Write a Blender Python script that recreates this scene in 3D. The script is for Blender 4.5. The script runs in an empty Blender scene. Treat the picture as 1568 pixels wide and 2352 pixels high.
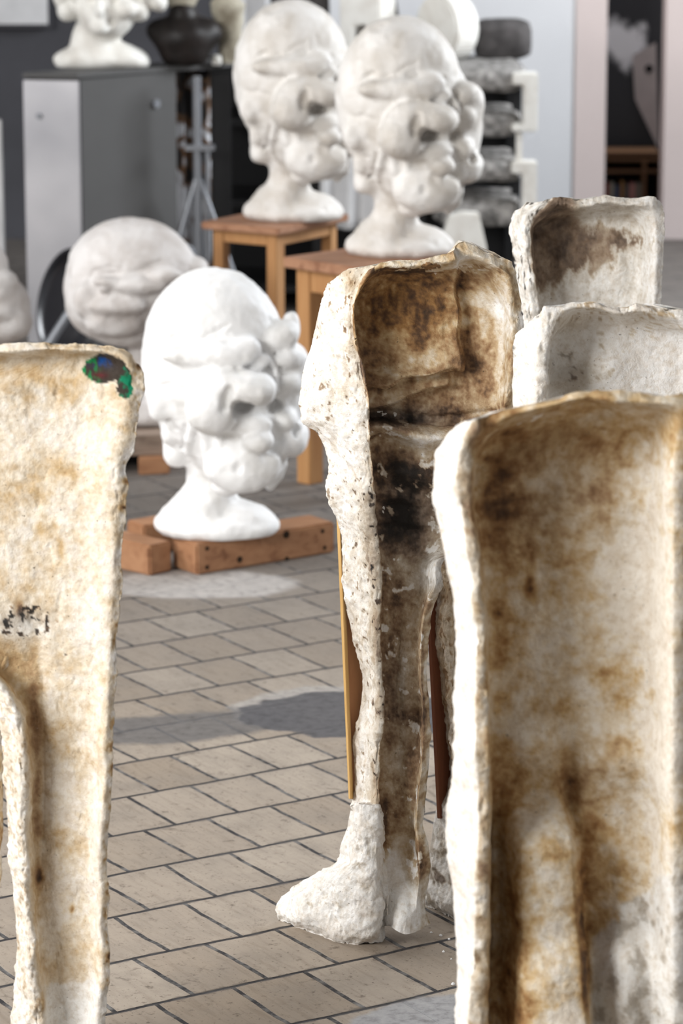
import bpy, math, random
import numpy as np
from mathutils import Vector

# ------------------------------------------------------------------ camera, world, lights, exposure
sc = bpy.context.scene
COL = sc.collection
FPX, CAMZ, HOR = 7600.0, 2.3, -534.0
PITCH = math.atan((1176 - HOR) / FPX)
CP, SP = math.cos(PITCH), math.sin(PITCH)

cam = bpy.data.cameras.new('camera')
camo = bpy.data.objects.new('camera', cam); COL.objects.link(camo)
camo.location = (0, 0, CAMZ)
camo.rotation_euler = (math.pi / 2 - PITCH, 0, 0)
cam.sensor_fit = 'VERTICAL'; cam.sensor_height = 36; cam.sensor_width = 24
cam.lens = FPX / 2352 * 36
cam.clip_start = 0.1; cam.clip_end = 100
cam.dof.use_dof = True; cam.dof.focus_distance = 6.35; cam.dof.aperture_fstop = 5.2
sc.camera = camo
sc.view_settings.view_transform = 'Standard'; sc.view_settings.look = 'None'
sc.view_settings.gamma = 1; sc.view_settings.exposure = 0.0
w = bpy.data.worlds.new('world'); sc.world = w; w.use_nodes = True
w.node_tree.nodes['Background'].inputs[0].default_value = (0.94, 0.96, 1.0, 1)
w.node_tree.nodes['Background'].inputs[1].default_value = 0.22

def area(name, loc, target, sx, sy, power, color=(1, 1, 1)):
    l = bpy.data.lights.new(name, 'AREA'); l.shape = 'RECTANGLE'; l.size = sx; l.size_y = sy
    l.energy = power; l.color = color
    o = bpy.data.objects.new(name, l); COL.objects.link(o); o.location = loc
    o.rotation_euler = (Vector(target) - Vector(loc)).to_track_quat('-Z', 'Y').to_euler()
    return o
# daylight: windows high in the left wall, windows of the far right side; passage lamp is added fill
area('daylight_left_front', (-4.6, 2.3, 3.25), (0.3, 6.6, 0.8), 3.8, 1.5, 560, (1.0, 0.99, 0.97))
area('daylight_left_rear', (-4.4, 9.0, 3.3), (0.2, 10.4, 0.6), 3.6, 2.2, 240, (1.0, 0.99, 0.98))
area('daylight_right_rear', (4.6, 13.4, 3.2), (0.0, 11.0, 1.2), 2.2, 2.2, 520, (0.92, 0.96, 1.0))
area('fill_passage', (1.6, 17.4, 3.7), (1.45, 17.4, 0), 1.2, 0.8, 90, (0.95, 0.97, 1.0))  # unseen lamp added to brighten the print beyond the pier

# ------------------------------------------------------------------ helpers
def pix(px, py, Y):
    px = np.asarray(px, float); py = np.asarray(py, float); Y = np.asarray(Y, float)
    xc = (px - 784) / FPX; yc = -(py - 1176) / FPX
    dy = CP + yc * SP; dz = -SP + yc * CP
    t = Y / dy
    return np.stack([xc * t, Y + 0 * xc, CAMZ + dz * t], -1)
def gy(px, py, z=0.0):            # distance at which the line of sight meets height z
    yc = -(py - 1176) / FPX
    dy = CP + yc * SP; dz = -SP + yc * CP
    return (z - CAMZ) / dz * dy
def P(px, py, Y): return Vector(pix(px, py, Y).tolist())
def S(Y, py=1176): return Y / (CP - (py - 1176) / FPX * SP) / FPX      # metres per pixel

_rng = np.random.RandomState(11)
_perm = _rng.permutation(512).astype(np.int64); _perm = np.concatenate([_perm, _perm, _perm])
_grad = _rng.normal(size=(512, 3)); _grad /= np.linalg.norm(_grad, axis=1)[:, None]
def pnoise(p):
    p = np.asarray(p, float)
    i = np.floor(p).astype(np.int64); f = p - i; i &= 511
    u = f * f * f * (f * (f * 6 - 15) + 10)
    out = 0
    for dx in (0, 1):
        for dy in (0, 1):
            for dz in (0, 1):
                h = _perm[(_perm[(_perm[(i[..., 0] + dx) & 511] + i[..., 1] + dy) & 511] + i[..., 2] + dz) & 511]
                g = _grad[h]
                d = g[..., 0] * (f[..., 0] - dx) + g[..., 1] * (f[..., 1] - dy) + g[..., 2] * (f[..., 2] - dz)
                wx = u[..., 0] if dx else 1 - u[..., 0]
                wy = u[..., 1] if dy else 1 - u[..., 1]
                wz = u[..., 2] if dz else 1 - u[..., 2]
                out = out + d * wx * wy * wz
    return out * 1.6
def fbm(p, scale, oct=4, gain=0.5, off=0.0, stretch=(1, 1, 1)):
    q = np.asarray(p) * np.array(stretch) / scale + off
    a, s, o = 1.0, 0, 0
    for _ in range(oct):
        s = s + a * pnoise(q); q = q * 2.03 + 7.7; o += a; a *= gain
    return s / o * 1.5
def sstep(a, b, x):
    t = np.clip((x - a) / (b - a), 0, 1); return t * t * (3 - 2 * t)
def blob(px, py, cx, cy, rx, ry, soft=1.0):
    d = ((px - cx) / rx) ** 2 + ((py - cy) / ry) ** 2
    return np.exp(-d * 1.2 * soft)

def raw_mesh(name, V, Fq, mat, parent=None, smooth=True, col=None):
    me = bpy.data.meshes.new(name)
    V = np.asarray(V, np.float32); Fq = np.asarray(Fq, np.int32)
    n = Fq.shape[1]
    me.vertices.add(len(V)); me.vertices.foreach_set('co', V.ravel())
    me.loops.add(Fq.size); me.loops.foreach_set('vertex_index', Fq.ravel())
    me.polygons.add(len(Fq)); me.polygons.foreach_set('loop_start', np.arange(len(Fq), dtype=np.int32) * n)
    me.update(calc_edges=True); me.validate()
    me.polygons.foreach_set('use_smooth', np.full(len(me.polygons), smooth))
    if col is not None:
        a = me.color_attributes.new('tint', 'FLOAT_COLOR', 'POINT')
        c4 = np.ones((len(V), 4), np.float32); c4[:, :3] = col
        a.data.foreach_set('color', c4.ravel())
    me.materials.append(mat)
    o = bpy.data.objects.new(name, me); COL.objects.link(o)
    if parent is not None: o.parent = parent
    return o
def pyobj(name, V, F, mat, parent=None, smooth=False, bevel=0.0):
    me = bpy.data.meshes.new(name); me.from_pydata([tuple(v) for v in V], [], F); me.update()
    import bmesh
    bm = bmesh.new(); bm.from_mesh(me)
    bmesh.ops.recalc_face_normals(bm, faces=bm.faces)
    if bevel: bmesh.ops.bevel(bm, geom=bm.edges[:], offset=bevel, segments=2, affect='EDGES', clamp_overlap=True)
    bm.to_mesh(me); bm.free()
    if smooth: me.polygons.foreach_set('use_smooth', [True] * len(me.polygons))
    me.materials.append(mat)
    o = bpy.data.objects.new(name, me); COL.objects.link(o)
    if parent is not None: o.parent = parent
    return o
BF = [(0, 1, 2, 3), (7, 6, 5, 4), (0, 4, 5, 1), (1, 5, 6, 2), (2, 6, 7, 3), (3, 7, 4, 0)]
def box(name, c, u, v, h, mat, parent=None, bevel=0.003, rx=None):
    """corner c (bottom), edge vectors u, v (xy), height h"""
    c = Vector(c); u = Vector((*u, 0)) if len(u) == 2 else Vector(u); v = Vector((*v, 0)) if len(v) == 2 else Vector(v)
    z = Vector((0, 0, h))
    V = [c, c + u, c + u + v, c + v, c + z, c + u + z, c + u + v + z, c + v + z]
    return pyobj(name, V, BF, mat, parent, bevel=bevel)
def tube(name, pts, r, mat, parent=None, seg=12, closed=False):
    cu = bpy.data.curves.new(name, 'CURVE'); cu.dimensions = '3D'; cu.bevel_depth = 1; cu.bevel_resolution = 3
    sp = cu.splines.new('POLY'); sp.points.add(len(pts) - 1)
    rr = r if isinstance(r, (list, tuple)) else [r] * len(pts)
    for q, p_, k in zip(sp.points, pts, rr): q.co = (*p_, 1); q.radius = k
    sp.use_cyclic_u = closed; cu.use_fill_caps = True
    o = bpy.data.objects.new(name, cu); COL.objects.link(o)
    dg = bpy.context.evaluated_depsgraph_get()
    me = bpy.data.meshes.new_from_object(o.evaluated_get(dg)); me.name = name
    bpy.data.objects.remove(o); bpy.data.curves.remove(cu)
    me.materials.clear(); me.materials.append(mat)
    me.polygons.foreach_set('use_smooth', [True] * len(me.polygons))
    o = bpy.data.objects.new(name, me); COL.objects.link(o)
    if parent is not None: o.parent = parent
    return o
def tag(o, label, cat, group=None):
    o['label'] = label; o['category'] = cat
    if group: o['group'] = group
    return o
def thing(name, label, cat, loc=(0, 0, 0), group=None):
    o = bpy.data.objects.new(name, None); COL.objects.link(o); o.empty_display_size = 0.1
    o.location = loc
    return tag(o, label, cat, group)
def adopt(root):                     # place the Empty at its base: parts were built in world space
    off = root.location.copy()
    for c in root.children:
        c.data.transform(__import__('mathutils').Matrix.Translation(-off)) if c.data.users == 1 else None
    for c in root.children:
        for g in c.children:
            g.data.transform(__import__('mathutils').Matrix.Translation(-off))
def struct(o): o['kind'] = 'structure'; return o

# ------------------------------------------------------------------ materials
def newmat(name):
    m = bpy.data.materials.new(name); m.use_nodes = True
    nt = m.node_tree; b = nt.nodes['Principled BSDF']
    return m, nt, b
def N(nt, t, **k):
    n = nt.nodes.new(t)
    for a, v in k.items():
        if a.startswith('i_'): n.inputs[a[2:]].default_value = v
        else: setattr(n, a, v)
    return n
def noise(nt, scale, detail=4, rough=0.55, vec=None, dist=0.0):
    n = N(nt, 'ShaderNodeTexNoise'); n.inputs['Scale'].default_value = scale
    n.inputs['Detail'].default_value = detail; n.inputs['Roughness'].default_value = rough
    n.inputs['Distortion'].default_value = dist
    if vec is not None: nt.links.new(vec, n.inputs['Vector'])
    return n
def ramp(nt, fac, stops):
    r = N(nt, 'ShaderNodeValToRGB')
    e = r.color_ramp.elements
    while len(e) < len(stops): e.new(0.5)
    for el, (p_, c_) in zip(e, stops): el.position = p_; el.color = (*c_, 1) if len(c_) == 3 else c_
    nt.links.new(fac, r.inputs[0]); return r
def mixc(nt, fac, a, b, mode='MIX'):
    m = N(nt, 'ShaderNodeMix', data_type='RGBA', blend_type=mode)
    for sock, v in ((m.inputs[0], fac), (m.inputs[6], a), (m.inputs[7], b)):
        if hasattr(v, 'links') or hasattr(v, 'is_linked'): nt.links.new(v, sock)
        elif isinstance(v, (int, float)): sock.default_value = v
        else: sock.default_value = (*v, 1)
    return m.outputs[2]
def math_(nt, op, a, b=None, c=None, clamp=False):
    m = N(nt, 'ShaderNodeMath', operation=op, use_clamp=clamp)
    for i, v in enumerate((a, b, c)):
        if v is None: continue
        if isinstance(v, (int, float)): m.inputs[i].default_value = v
        else: nt.links.new(v, m.inputs[i])
    return m.outputs[0]
def bump(nt, b, h, strength=0.3, dist=0.01):
    n = N(nt, 'ShaderNodeBump'); n.inputs['Strength'].default_value = strength; n.inputs['Distance'].default_value = dist
    nt.links.new(h, n.inputs['Height']); nt.links.new(n.outputs[0], b.inputs['Normal']); return n
def gpos(nt): return N(nt, 'ShaderNodeNewGeometry').outputs['Position']
def opos(nt): return N(nt, 'ShaderNodeTexCoord').outputs['Object']

def flat(name, c, rough=0.8, metal=0.0, var=0.12, scale=6.0, spec=0.3):
    m, nt, b = newmat(name)
    n = noise(nt, scale, 5, vec=opos(nt))
    d = tuple(x * (1 - var) for x in c); e = tuple(min(1, x * (1 + var)) for x in c)
    r = ramp(nt, n.outputs[0], [(0.3, d), (0.7, e)])
    nt.links.new(r.outputs[0], b.inputs['Base Color'])
    b.inputs['Roughness'].default_value = rough; b.inputs['Metallic'].default_value = metal
    b.inputs['Specular IOR Level'].default_value = spec
    return m
def aged_plaster():
    m, nt, b = newmat('aged_plaster')
    at = N(nt, 'ShaderNodeAttribute', attribute_name='tint')
    g = gpos(nt)
    n1 = noise(nt, 90, 6, 0.65, g); n2 = noise(nt, 28, 5, 0.6, g, 0.6); n3 = noise(nt, 420, 3, 0.6, g)
    k = ramp(nt, n1.outputs[0], [(0.33, (0.72, 0.64, 0.54)), (0.52, (1, 1, 1)), (0.7, (1.0, 1.0, 1.0))])
    c = mixc(nt, 0.6, at.outputs['Color'], k.outputs[0], 'MULTIPLY')
    k2 = ramp(nt, n2.outputs[0], [(0.36, (0.62, 0.50, 0.36)), (0.56, (1, 1, 1))])
    c = mixc(nt, 0.32, c, k2.outputs[0], 'MULTIPLY')
    sp = ramp(nt, noise(nt, 160, 2, 0.5, g).outputs[0], [(0.24, (1, 1, 1)), (0.29, (0, 0, 0))])
    c = mixc(nt, math_(nt, 'MULTIPLY', sp.outputs[0], 0.7), c, (0.08, 0.05, 0.03))
    nt.links.new(c, b.inputs['Base Color'])
    h = math_(nt, 'ADD', n1.outputs[0], math_(nt, 'MULTIPLY', n3.outputs[0], 0.35))
    bump(nt, b, h, 0.55, 0.006)
    b.inputs['Roughness'].default_value = 0.72; b.inputs['Specular IOR Level'].default_value = 0.25
    return m
def white_plaster(name, c=(0.86, 0.855, 0.85), warm=(0.74, 0.70, 0.64), amount=0.5, rough=0.6):
    m, nt, b = newmat(name)
    g = opos(nt)
    n1 = noise(nt, 7, 6, 0.62, g, 0.4); n2 = noise(nt, 60, 4, 0.6, g)
    r = ramp(nt, n1.outputs[0], [(0.34, warm), (0.34 + 0.3 * amount + 0.05, c)])
    nt.links.new(r.outputs[0], b.inputs['Base Color'])
    bump(nt, b, n2.outputs[0], 0.25, 0.004)
    b.inputs['Roughness'].default_value = rough; b.inputs['Specular IOR Level'].default_value = 0.35
    return m
def wood(name, c1, c2, dark, scale=1.0, axis=0, rough=0.55, knots=False):
    m, nt, b = newmat(name)
    mp = N(nt, 'ShaderNodeMapping'); nt.links.new(opos(nt), mp.inputs[0])
    s = [26, 26, 26]; s[axis] = 2.0; mp.inputs['Scale'].default_value = tuple(x * scale for x in s)
    n = noise(nt, 1.0, 5, 0.6, mp.outputs[0], 1.2)
    n2 = noise(nt, 5, 3, 0.6, opos(nt))
    r = ramp(nt, n.outputs[0], [(0.28, dark), (0.45, c1), (0.7, c2)])
    c = mixc(nt, math_(nt, 'MULTIPLY', n2.outputs[0], 0.5), r.outputs[0], c1)
    nt.links.new(c, b.inputs['Base Color']); bump(nt, b, n.outputs[0], 0.15, 0.002)
    b.inputs['Roughness'].default_value = rough; b.inputs['Specular IOR Level'].default_value = 0.3
    return m

M_AGED = aged_plaster()
M_HEADW = white_plaster('bright_white_plaster', (0.86, 0.86, 0.86), (0.72, 0.71, 0.69), 0.35)
M_HEADG = white_plaster('dusty_white_plaster', (0.72, 0.70, 0.675), (0.52, 0.48, 0.43), 0.7)
M_HEADC = white_plaster('grey_white_plaster', (0.64, 0.62, 0.61), (0.44, 0.40, 0.375), 0.7)
M_BUST = white_plaster('cream_plaster', (0.80, 0.79, 0.75), (0.66, 0.63, 0.58), 0.5)
M_PINE = wood('orange_pine', (0.33, 0.165, 0.085), (0.42, 0.23, 0.125), (0.15, 0.06, 0.03), 1.0, 0)
M_PINEL = wood('light_pine', (0.38, 0.19, 0.075), (0.45, 0.25, 0.105), (0.27, 0.12, 0.045), 1.0, 2)
M_TOP = wood('stained_stool_top', (0.30, 0.15, 0.085), (0.40, 0.22, 0.13), (0.12, 0.04, 0.018), 1.0, 0)
M_SLAT = wood('beech_slat', (0.40, 0.19, 0.085), (0.46, 0.235, 0.11), (0.26, 0.11, 0.045), 1.0, 2)
M_SLATD = wood('dark_red_slat', (0.16, 0.055, 0.028), (0.22, 0.085, 0.04), (0.07, 0.02, 0.01), 1.0, 2)
M_PALLET = wood('old_grey_wood', (0.24, 0.18, 0.14), (0.32, 0.25, 0.20), (0.1, 0.07, 0.05), 1.0, 0)
M_BLACK = flat('black_paint', (0.012, 0.012, 0.013), 0.6)
M_DARKW = flat('dark_grey_wall', (0.062, 0.062, 0.070), 0.9, var=0.2, scale=1.5)
M_WALL = flat('cool_white_wall', (0.70, 0.71, 0.735), 0.9, var=0.06, scale=1.0)
M_PINK = flat('pinkish_wall', (0.66, 0.57, 0.55), 0.9, var=0.05, scale=1.0)
M_CEIL = flat('white_ceiling', (0.4, 0.4, 0.4), 0.9)
M_STONE = flat('rough_grey_stone', (0.26, 0.25, 0.24), 0.95, var=0.75, scale=26)
M_DARKF = flat('dark_form', (0.07, 0.065, 0.065), 0.9, var=0.5, scale=14)
M_STEEL = flat('grey_steel_tube', (0.22, 0.23, 0.25), 0.4, 0.6, 0.1)
M_CAB = flat('grey_cabinet_side', (0.078, 0.077, 0.077), 0.6, 0.0, 0.08, 2.5)
M_CARD = flat('pale_card', (0.62, 0.62, 0.63), 0.8)

# ------------------------------------------------------------------ implicit modelling (lumps and creases -> one surface)
def surface_nets(F, org, h):
    s = F < 0
    nx, ny, nz = F.shape
    c = [(i, j, k) for i in (0, 1) for j in (0, 1) for k in (0, 1)]
    cnt = np.zeros((nx - 1, ny - 1, nz - 1), np.int8)
    for i, j, k in c: cnt += s[i:nx - 1 + i, j:ny - 1 + j, k:nz - 1 + k]
    act = (cnt > 0) & (cnt < 8)
    idx = np.argwhere(act)
    ids = -np.ones(act.shape, np.int64); ids[act] = np.arange(len(idx))
    I, J, K = idx.T
    acc = np.zeros((len(idx), 3)); num = np.zeros(len(idx))
    for a in range(8):
        for b in range(a + 1, 8):
            A, B = c[a], c[b]
            if sum(abs(x - y) for x, y in zip(A, B)) != 1: continue
            fa = F[I + A[0], J + A[1], K + A[2]]; fb = F[I + B[0], J + B[1], K + B[2]]
            m = (fa < 0) != (fb < 0)
            t = np.where(m, fa / np.where(m, fa - fb, 1), 0)
            p_ = np.array(A)[None] + t[:, None] * (np.array(B) - np.array(A))[None]
            acc[m] += p_[m]; num[m] += 1
    V = (idx + acc / num[:, None]) * h + np.array(org)
    quads = []
    for ax in range(3):
        a, b = [q for q in range(3) if q != ax]
        sl0 = [slice(None)] * 3; sl1 = [slice(None)] * 3
        sl0[ax] = slice(0, -1); sl1[ax] = slice(1, None)
        ch = s[tuple(sl0)] != s[tuple(sl1)]
        e = np.argwhere(ch)
        ok = (e[:, a] > 0) & (e[:, b] > 0) & (e[:, a] < F.shape[a] - 1) & (e[:, b] < F.shape[b] - 1)
        e = e[ok]
        def cell(da, db):
            q = e.copy(); q[:, a] -= da; q[:, b] -= db
            return ids[q[:, 0], q[:, 1], q[:, 2]]
        Q = np.stack([cell(1, 1), cell(0, 1), cell(0, 0), cell(1, 0)], 1)
        inside = s[e[:, 0], e[:, 1], e[:, 2]]
        if ax == 1: inside = ~inside
        Q[~inside] = Q[~inside][:, ::-1]
        quads.append(Q)
    return V, np.concatenate(quads)
def smin(a, b, k):
    h = np.clip(0.5 + 0.5 * (b - a) / k, 0, 1); return b * (1 - h) + a * h - k * h * (1 - h)
def smax(a, b, k): return -smin(-a, -b, k)
def sd_ell(p, c, r, rot=0.0):
    q = p - np.array(c)
    if rot:
        cr, sr = math.cos(rot), math.sin(rot)
        q = np.stack([q[..., 0] * cr + q[..., 2] * sr, q[..., 1], -q[..., 0] * sr + q[..., 2] * cr], -1)
    r = np.array(r, float)
    k0 = np.linalg.norm(q / r, axis=-1); k1 = np.linalg.norm(q / (r * r), axis=-1)
    return k0 * (k0 - 1) / np.maximum(k1, 1e-9)
def sd_cap(p, a, b, r1, r2=None):
    a = np.array(a, float); b = np.array(b, float); r2 = r1 if r2 is None else r2
    ab = b - a; t = np.clip(((p - a) @ ab) / (ab @ ab), 0, 1)
    return np.linalg.norm(p - (a + t[..., None] * ab), axis=-1) - (r1 + (r2 - r1) * t)

class Sculpt:
    """units: crop pixels of the sculpture study; x right, y depth (minus = towards viewer), z up"""
    def __init__(s, base): s.base = base; s.ops = []
    def dist(s, p):
        d = None
        for kind, args, k in s.base:
            e = sd_ell(p, *args) if kind == 'e' else sd_cap(p, *args)
            d = e if d is None else smin(d, e, k)
        return d
    def sy(s, x, z):
        ys = np.linspace(-800, 300, 441)
        p = np.stack([np.full_like(ys, x), ys, np.full_like(ys, z)], -1)
        d = s.dist(p); w_ = np.where(d < 0)[0]
        return float(ys[w_[0]]) if len(w_) else 0.0
    def add(s, x, z, r, out=0.0, k=40, rot=0.0):       # lump sitting on the base surface
        s.ops.append(('a', ((x, s.sy(x, z) - out, z), r, rot), k))
    def sub(s, x, z, r, out=0.0, k=30, rot=0.0):
        s.ops.append(('s', ((x, s.sy(x, z) - out, z), r, rot), k))
    def cut(s, pts, r, k=14, out=0.0):
        for (x0, z0), (x1, z1) in zip(pts, pts[1:]):
            s.ops.append(('c', ((x0, s.sy(x0, z0) - out, z0), (x1, s.sy(x1, z1) - out, z1), r), k))
    def ridge(s, pts, r, k=22, out=0.0):
        for (x0, z0), (x1, z1) in zip(pts, pts[1:]):
            s.ops.append(('r', ((x0, s.sy(x0, z0) - out, z0), (x1, s.sy(x1, z1) - out, z1), r), k))
    def free(s, args, k): s.ops.append(('a', args, k))
    def mesh(s, lo, hi, h, rough=5.0, zfloor=None, seed=0.0):
        xs = [np.arange(lo[i], hi[i] + h, h) for i in range(3)]
        p = np.stack(np.meshgrid(*xs, indexing='ij'), -1)
        d = s.dist(p)
        for kind, args, k in s.ops:
            if kind == 'a': d = smin(d, sd_ell(p, *args), k)
            elif kind == 's': d = smax(d, -sd_ell(p, *args), k)
            elif kind == 'c': d = smax(d, -sd_cap(p, *args), k)
            elif kind == 'r': d = smin(d, sd_cap(p, *args), k)
        d = d + fbm(p, 150, 3, 0.55, seed) * rough * 1.3
        if zfloor is not None: d = smax(d, zfloor - p[..., 2], 6)
        return surface_nets(d, lo, h)

def faces_head(variant=0):
    # z = -crop_y
    base = [('e', ((600, 20, -640), (488, 470, 520), 0), 1),
            ('e', ((600, 20, -900), (480, 450, 470), 0), 160),
            ('e', ((770, -60, -1180), (380, 380, 420), -0.25), 140),
            ('e', ((1000, 60, -1010), (265, 300, 420), 0), 110)]
    s = Sculpt(base)
    # left hanging lobe, chin, neck, base
    s.free(((345, 60, -1290), (118, 190, 195), 0.05), 50)
    s.free(((330, 40, -1400), (100, 150, 90), 0), 30)
    s.free(((880, -60, -1400), (225, 240, 220), 0.2), 60)
    s.free(((720, -130, -1500), (140, 140, 130), 0), 60)
    s.ops.append(('r', ((560, 60, -1350), (570, 60, -1900), 165), 70))
    s.free(((610, 60, -1905), (445, 330, 125), -0.02), 60)
    s.free(((480, 60, -1800), (270, 240, 170), 0.45), 80)
    s.free(((800, 60, -1830), (230, 200, 95), -0.25), 60)
    # brow and upper lumps
    s.sub(330, -560, (90, 60, 42), 20, 30, 0.5)
    s.cut([(470, -545), (560, -520), (640, -475), (725, -440)], 11, 16, 2)
    s.cut([(640, -520), (720, -500), (760, -540)], 8, 12, 0)
    s.add(420, -640, (170, 70, 60), 10, 50)
    s.add(660, -640, (230, 90, 85), 18, 50)
    s.cut([(520, -705), (620, -722), (760, -715), (880, -730)], 13, 12, 40)
    s.add(840, -600, (110, 90, 80), 20, 50)
    s.add(920, -690, (80, 60, 60), 10, 40)
    s.cut([(850, -600), (960, -640), (1010, -740)], 12, 16, 10)
    # ear-like lump at the temple and the wing of lumps to the right
    if variant != 1:
        s.free(((1050, -140, -570), (165, 160, 110), 0.35), 34)
        s.free(((1150, -20, -520), (66, 110, 105), 0), 20)
    s.free(((1090, -110, -710), (140, 190, 100), 0.3), 40)
    s.free(((1170, 20, -790), (110, 200, 150), 0), 40)
    s.free(((1110, -100, -880), (120, 180, 105), 0), 40)
    s.cut([(1040, -660), (1070, -780), (1060, -930)], 18, 16, 40)
    # nose: two great bulbs with a dark nostril between
    s.add(600, -1000, (185, 190, 160), 100, 80, -0.25)
    s.add(660, -880, (180, 150, 160), 80, 60)
    s.add(850, -850, (200, 170, 115), 120, 70, -0.1)
    s.add(965, -870, (80, 150, 100), 100, 46)
    s.sub(825, -995, (92, 220, 62), 70, 30, 0.3)
    s.sub(790, -960, (48, 100, 48), 230, 16, 0)
    s.sub(715, -890, (40, 60, 90), 235, 40, -0.3)
    s.ridge([(975, -660), (1045, -760), (1052, -900), (990, -955)], 18, 18, 60)
    s.sub(1040, -1010, (62, 220, 60), 90, 24)
    s.add(850, -1110, (170, 90, 70), 20, 60)
    # cheeks and lips to the right
    s.add(925, -1215, (110, 110, 80), 80, 34)
    s.free(((1100, -190, -1120), (100, 150, 88), 0), 26)
    s.free(((1150, -100, -1260), (120, 200, 130), 0), 26)
    s.free(((1060, -200, -1300), (120, 150, 90), 0.4), 24)
    s.sub(1180, -1190, (26, 70, 46), 90, 12)
    s.cut([(800, -1280), (930, -1305), (1030, -1340), (1100, -1400)], 13, 14, 40)
    s.cut([(830, -1160), (930, -1130), (990, -1080)], 12, 14, 40)
    s.add(790, -1420, (250, 130, 165), 40, 80, -0.1)
    s.add(960, -1400, (120, 110, 110), 60, 30)
    s.sub(785, -1385, (42, 60, 52), 185, 22)
    s.add(700, -1560, (110, 90, 80), 55, 30)
    s.cut([(1085, -1430), (1010, -1490), (975, -1550)], 22, 14, 70)
    s.ridge([(1090, -1460), (1060, -1540), (990, -1610)], 30, 18, 50)
    # folds left of the nose
    s.cut([(415, -1140), (405, -1230), (385, -1330)], 20, 16, 6)
    s.ridge([(470, -1110), (440, -1230), (425, -1350)], 26, 24, 14)
    s.cut([(590, -1150), (620, -1240), (635, -1350)], 15, 14, 20)
    s.ridge([(540, -1140), (560, -1260), (570, -1360)], 34, 30, 6)
    s.ridge([(650, -1140), (655, -1250), (650, -1340)], 22, 24, 12)
    s.cut([(300, -1120), (330, -1180), (360, -1170)], 12, 16, 4)
    s.cut([(240, -1330), (310, -1345), (380, -1330)], 12, 16, 4)
    s.cut([(210, -880), (300, -850), (400, -870)], 10, 24, 2)
    s.add(230, -1000, (80, 60, 120), 10, 50)
    s.add(290, -1230, (60, 50, 90), 14, 30)
    return s

def place_sculpt(name, VQ, pxc, pyb, Y, k, x0, z0, mat, yaw=0.0, z=None, parent=None):
    """k metres per unit; sculpture point (x0, z0) goes on the sight line of (pxc, pyb) at distance Y"""
    V, Q = VQ
    L = (V - np.array([x0, 0, z0])) * k
    o = raw_mesh(name, L, Q, mat, parent)
    q = P(pxc, pyb, Y); o.location = q
    if z is not None: o.location.z = z
    o.rotation_euler = (0, 0, yaw)
    return o

# ------------------------------------------------------------------ thin shells lofted from a net of sections
def herm(A, t, x):
    """A (n, ...) control values at knots t; evaluate at x"""
    n = len(t); dt = np.diff(t)
    sl = np.diff(A, axis=0) / dt.reshape(-1, *([1] * (A.ndim - 1)))
    m = np.empty_like(A); m[0] = sl[0]; m[-1] = sl[-1]
    if n > 2:
        w0 = dt[1:].reshape(-1, *([1] * (A.ndim - 1))); w1 = dt[:-1].reshape(-1, *([1] * (A.ndim - 1)))
        m[1:-1] = (sl[:-1] * w0 + sl[1:] * w1) / (w0 + w1)
        # limit overshoot
        lim = 3 * np.minimum(np.abs(sl[:-1]), np.abs(sl[1:]))
        same = (sl[:-1] * sl[1:]) > 0
        m[1:-1] = np.where(same, np.clip(m[1:-1], -lim, lim), 0.25 * m[1:-1])
    i = np.clip(np.searchsorted(t, x, side='right') - 1, 0, n - 2)
    h = dt[i]; u = (x - t[i]) / h
    sh = (-1, *([1] * (A.ndim - 1))); u = u.reshape(sh); h = h.reshape(sh)
    h00 = 2 * u ** 3 - 3 * u ** 2 + 1; h10 = u ** 3 - 2 * u ** 2 + u; h01 = -2 * u ** 3 + 3 * u ** 2; h11 = u ** 3 - u ** 2
    return h00 * A[i] + h10 * h * m[i] + h01 * A[i + 1] + h11 * h * m[i + 1]

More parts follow.
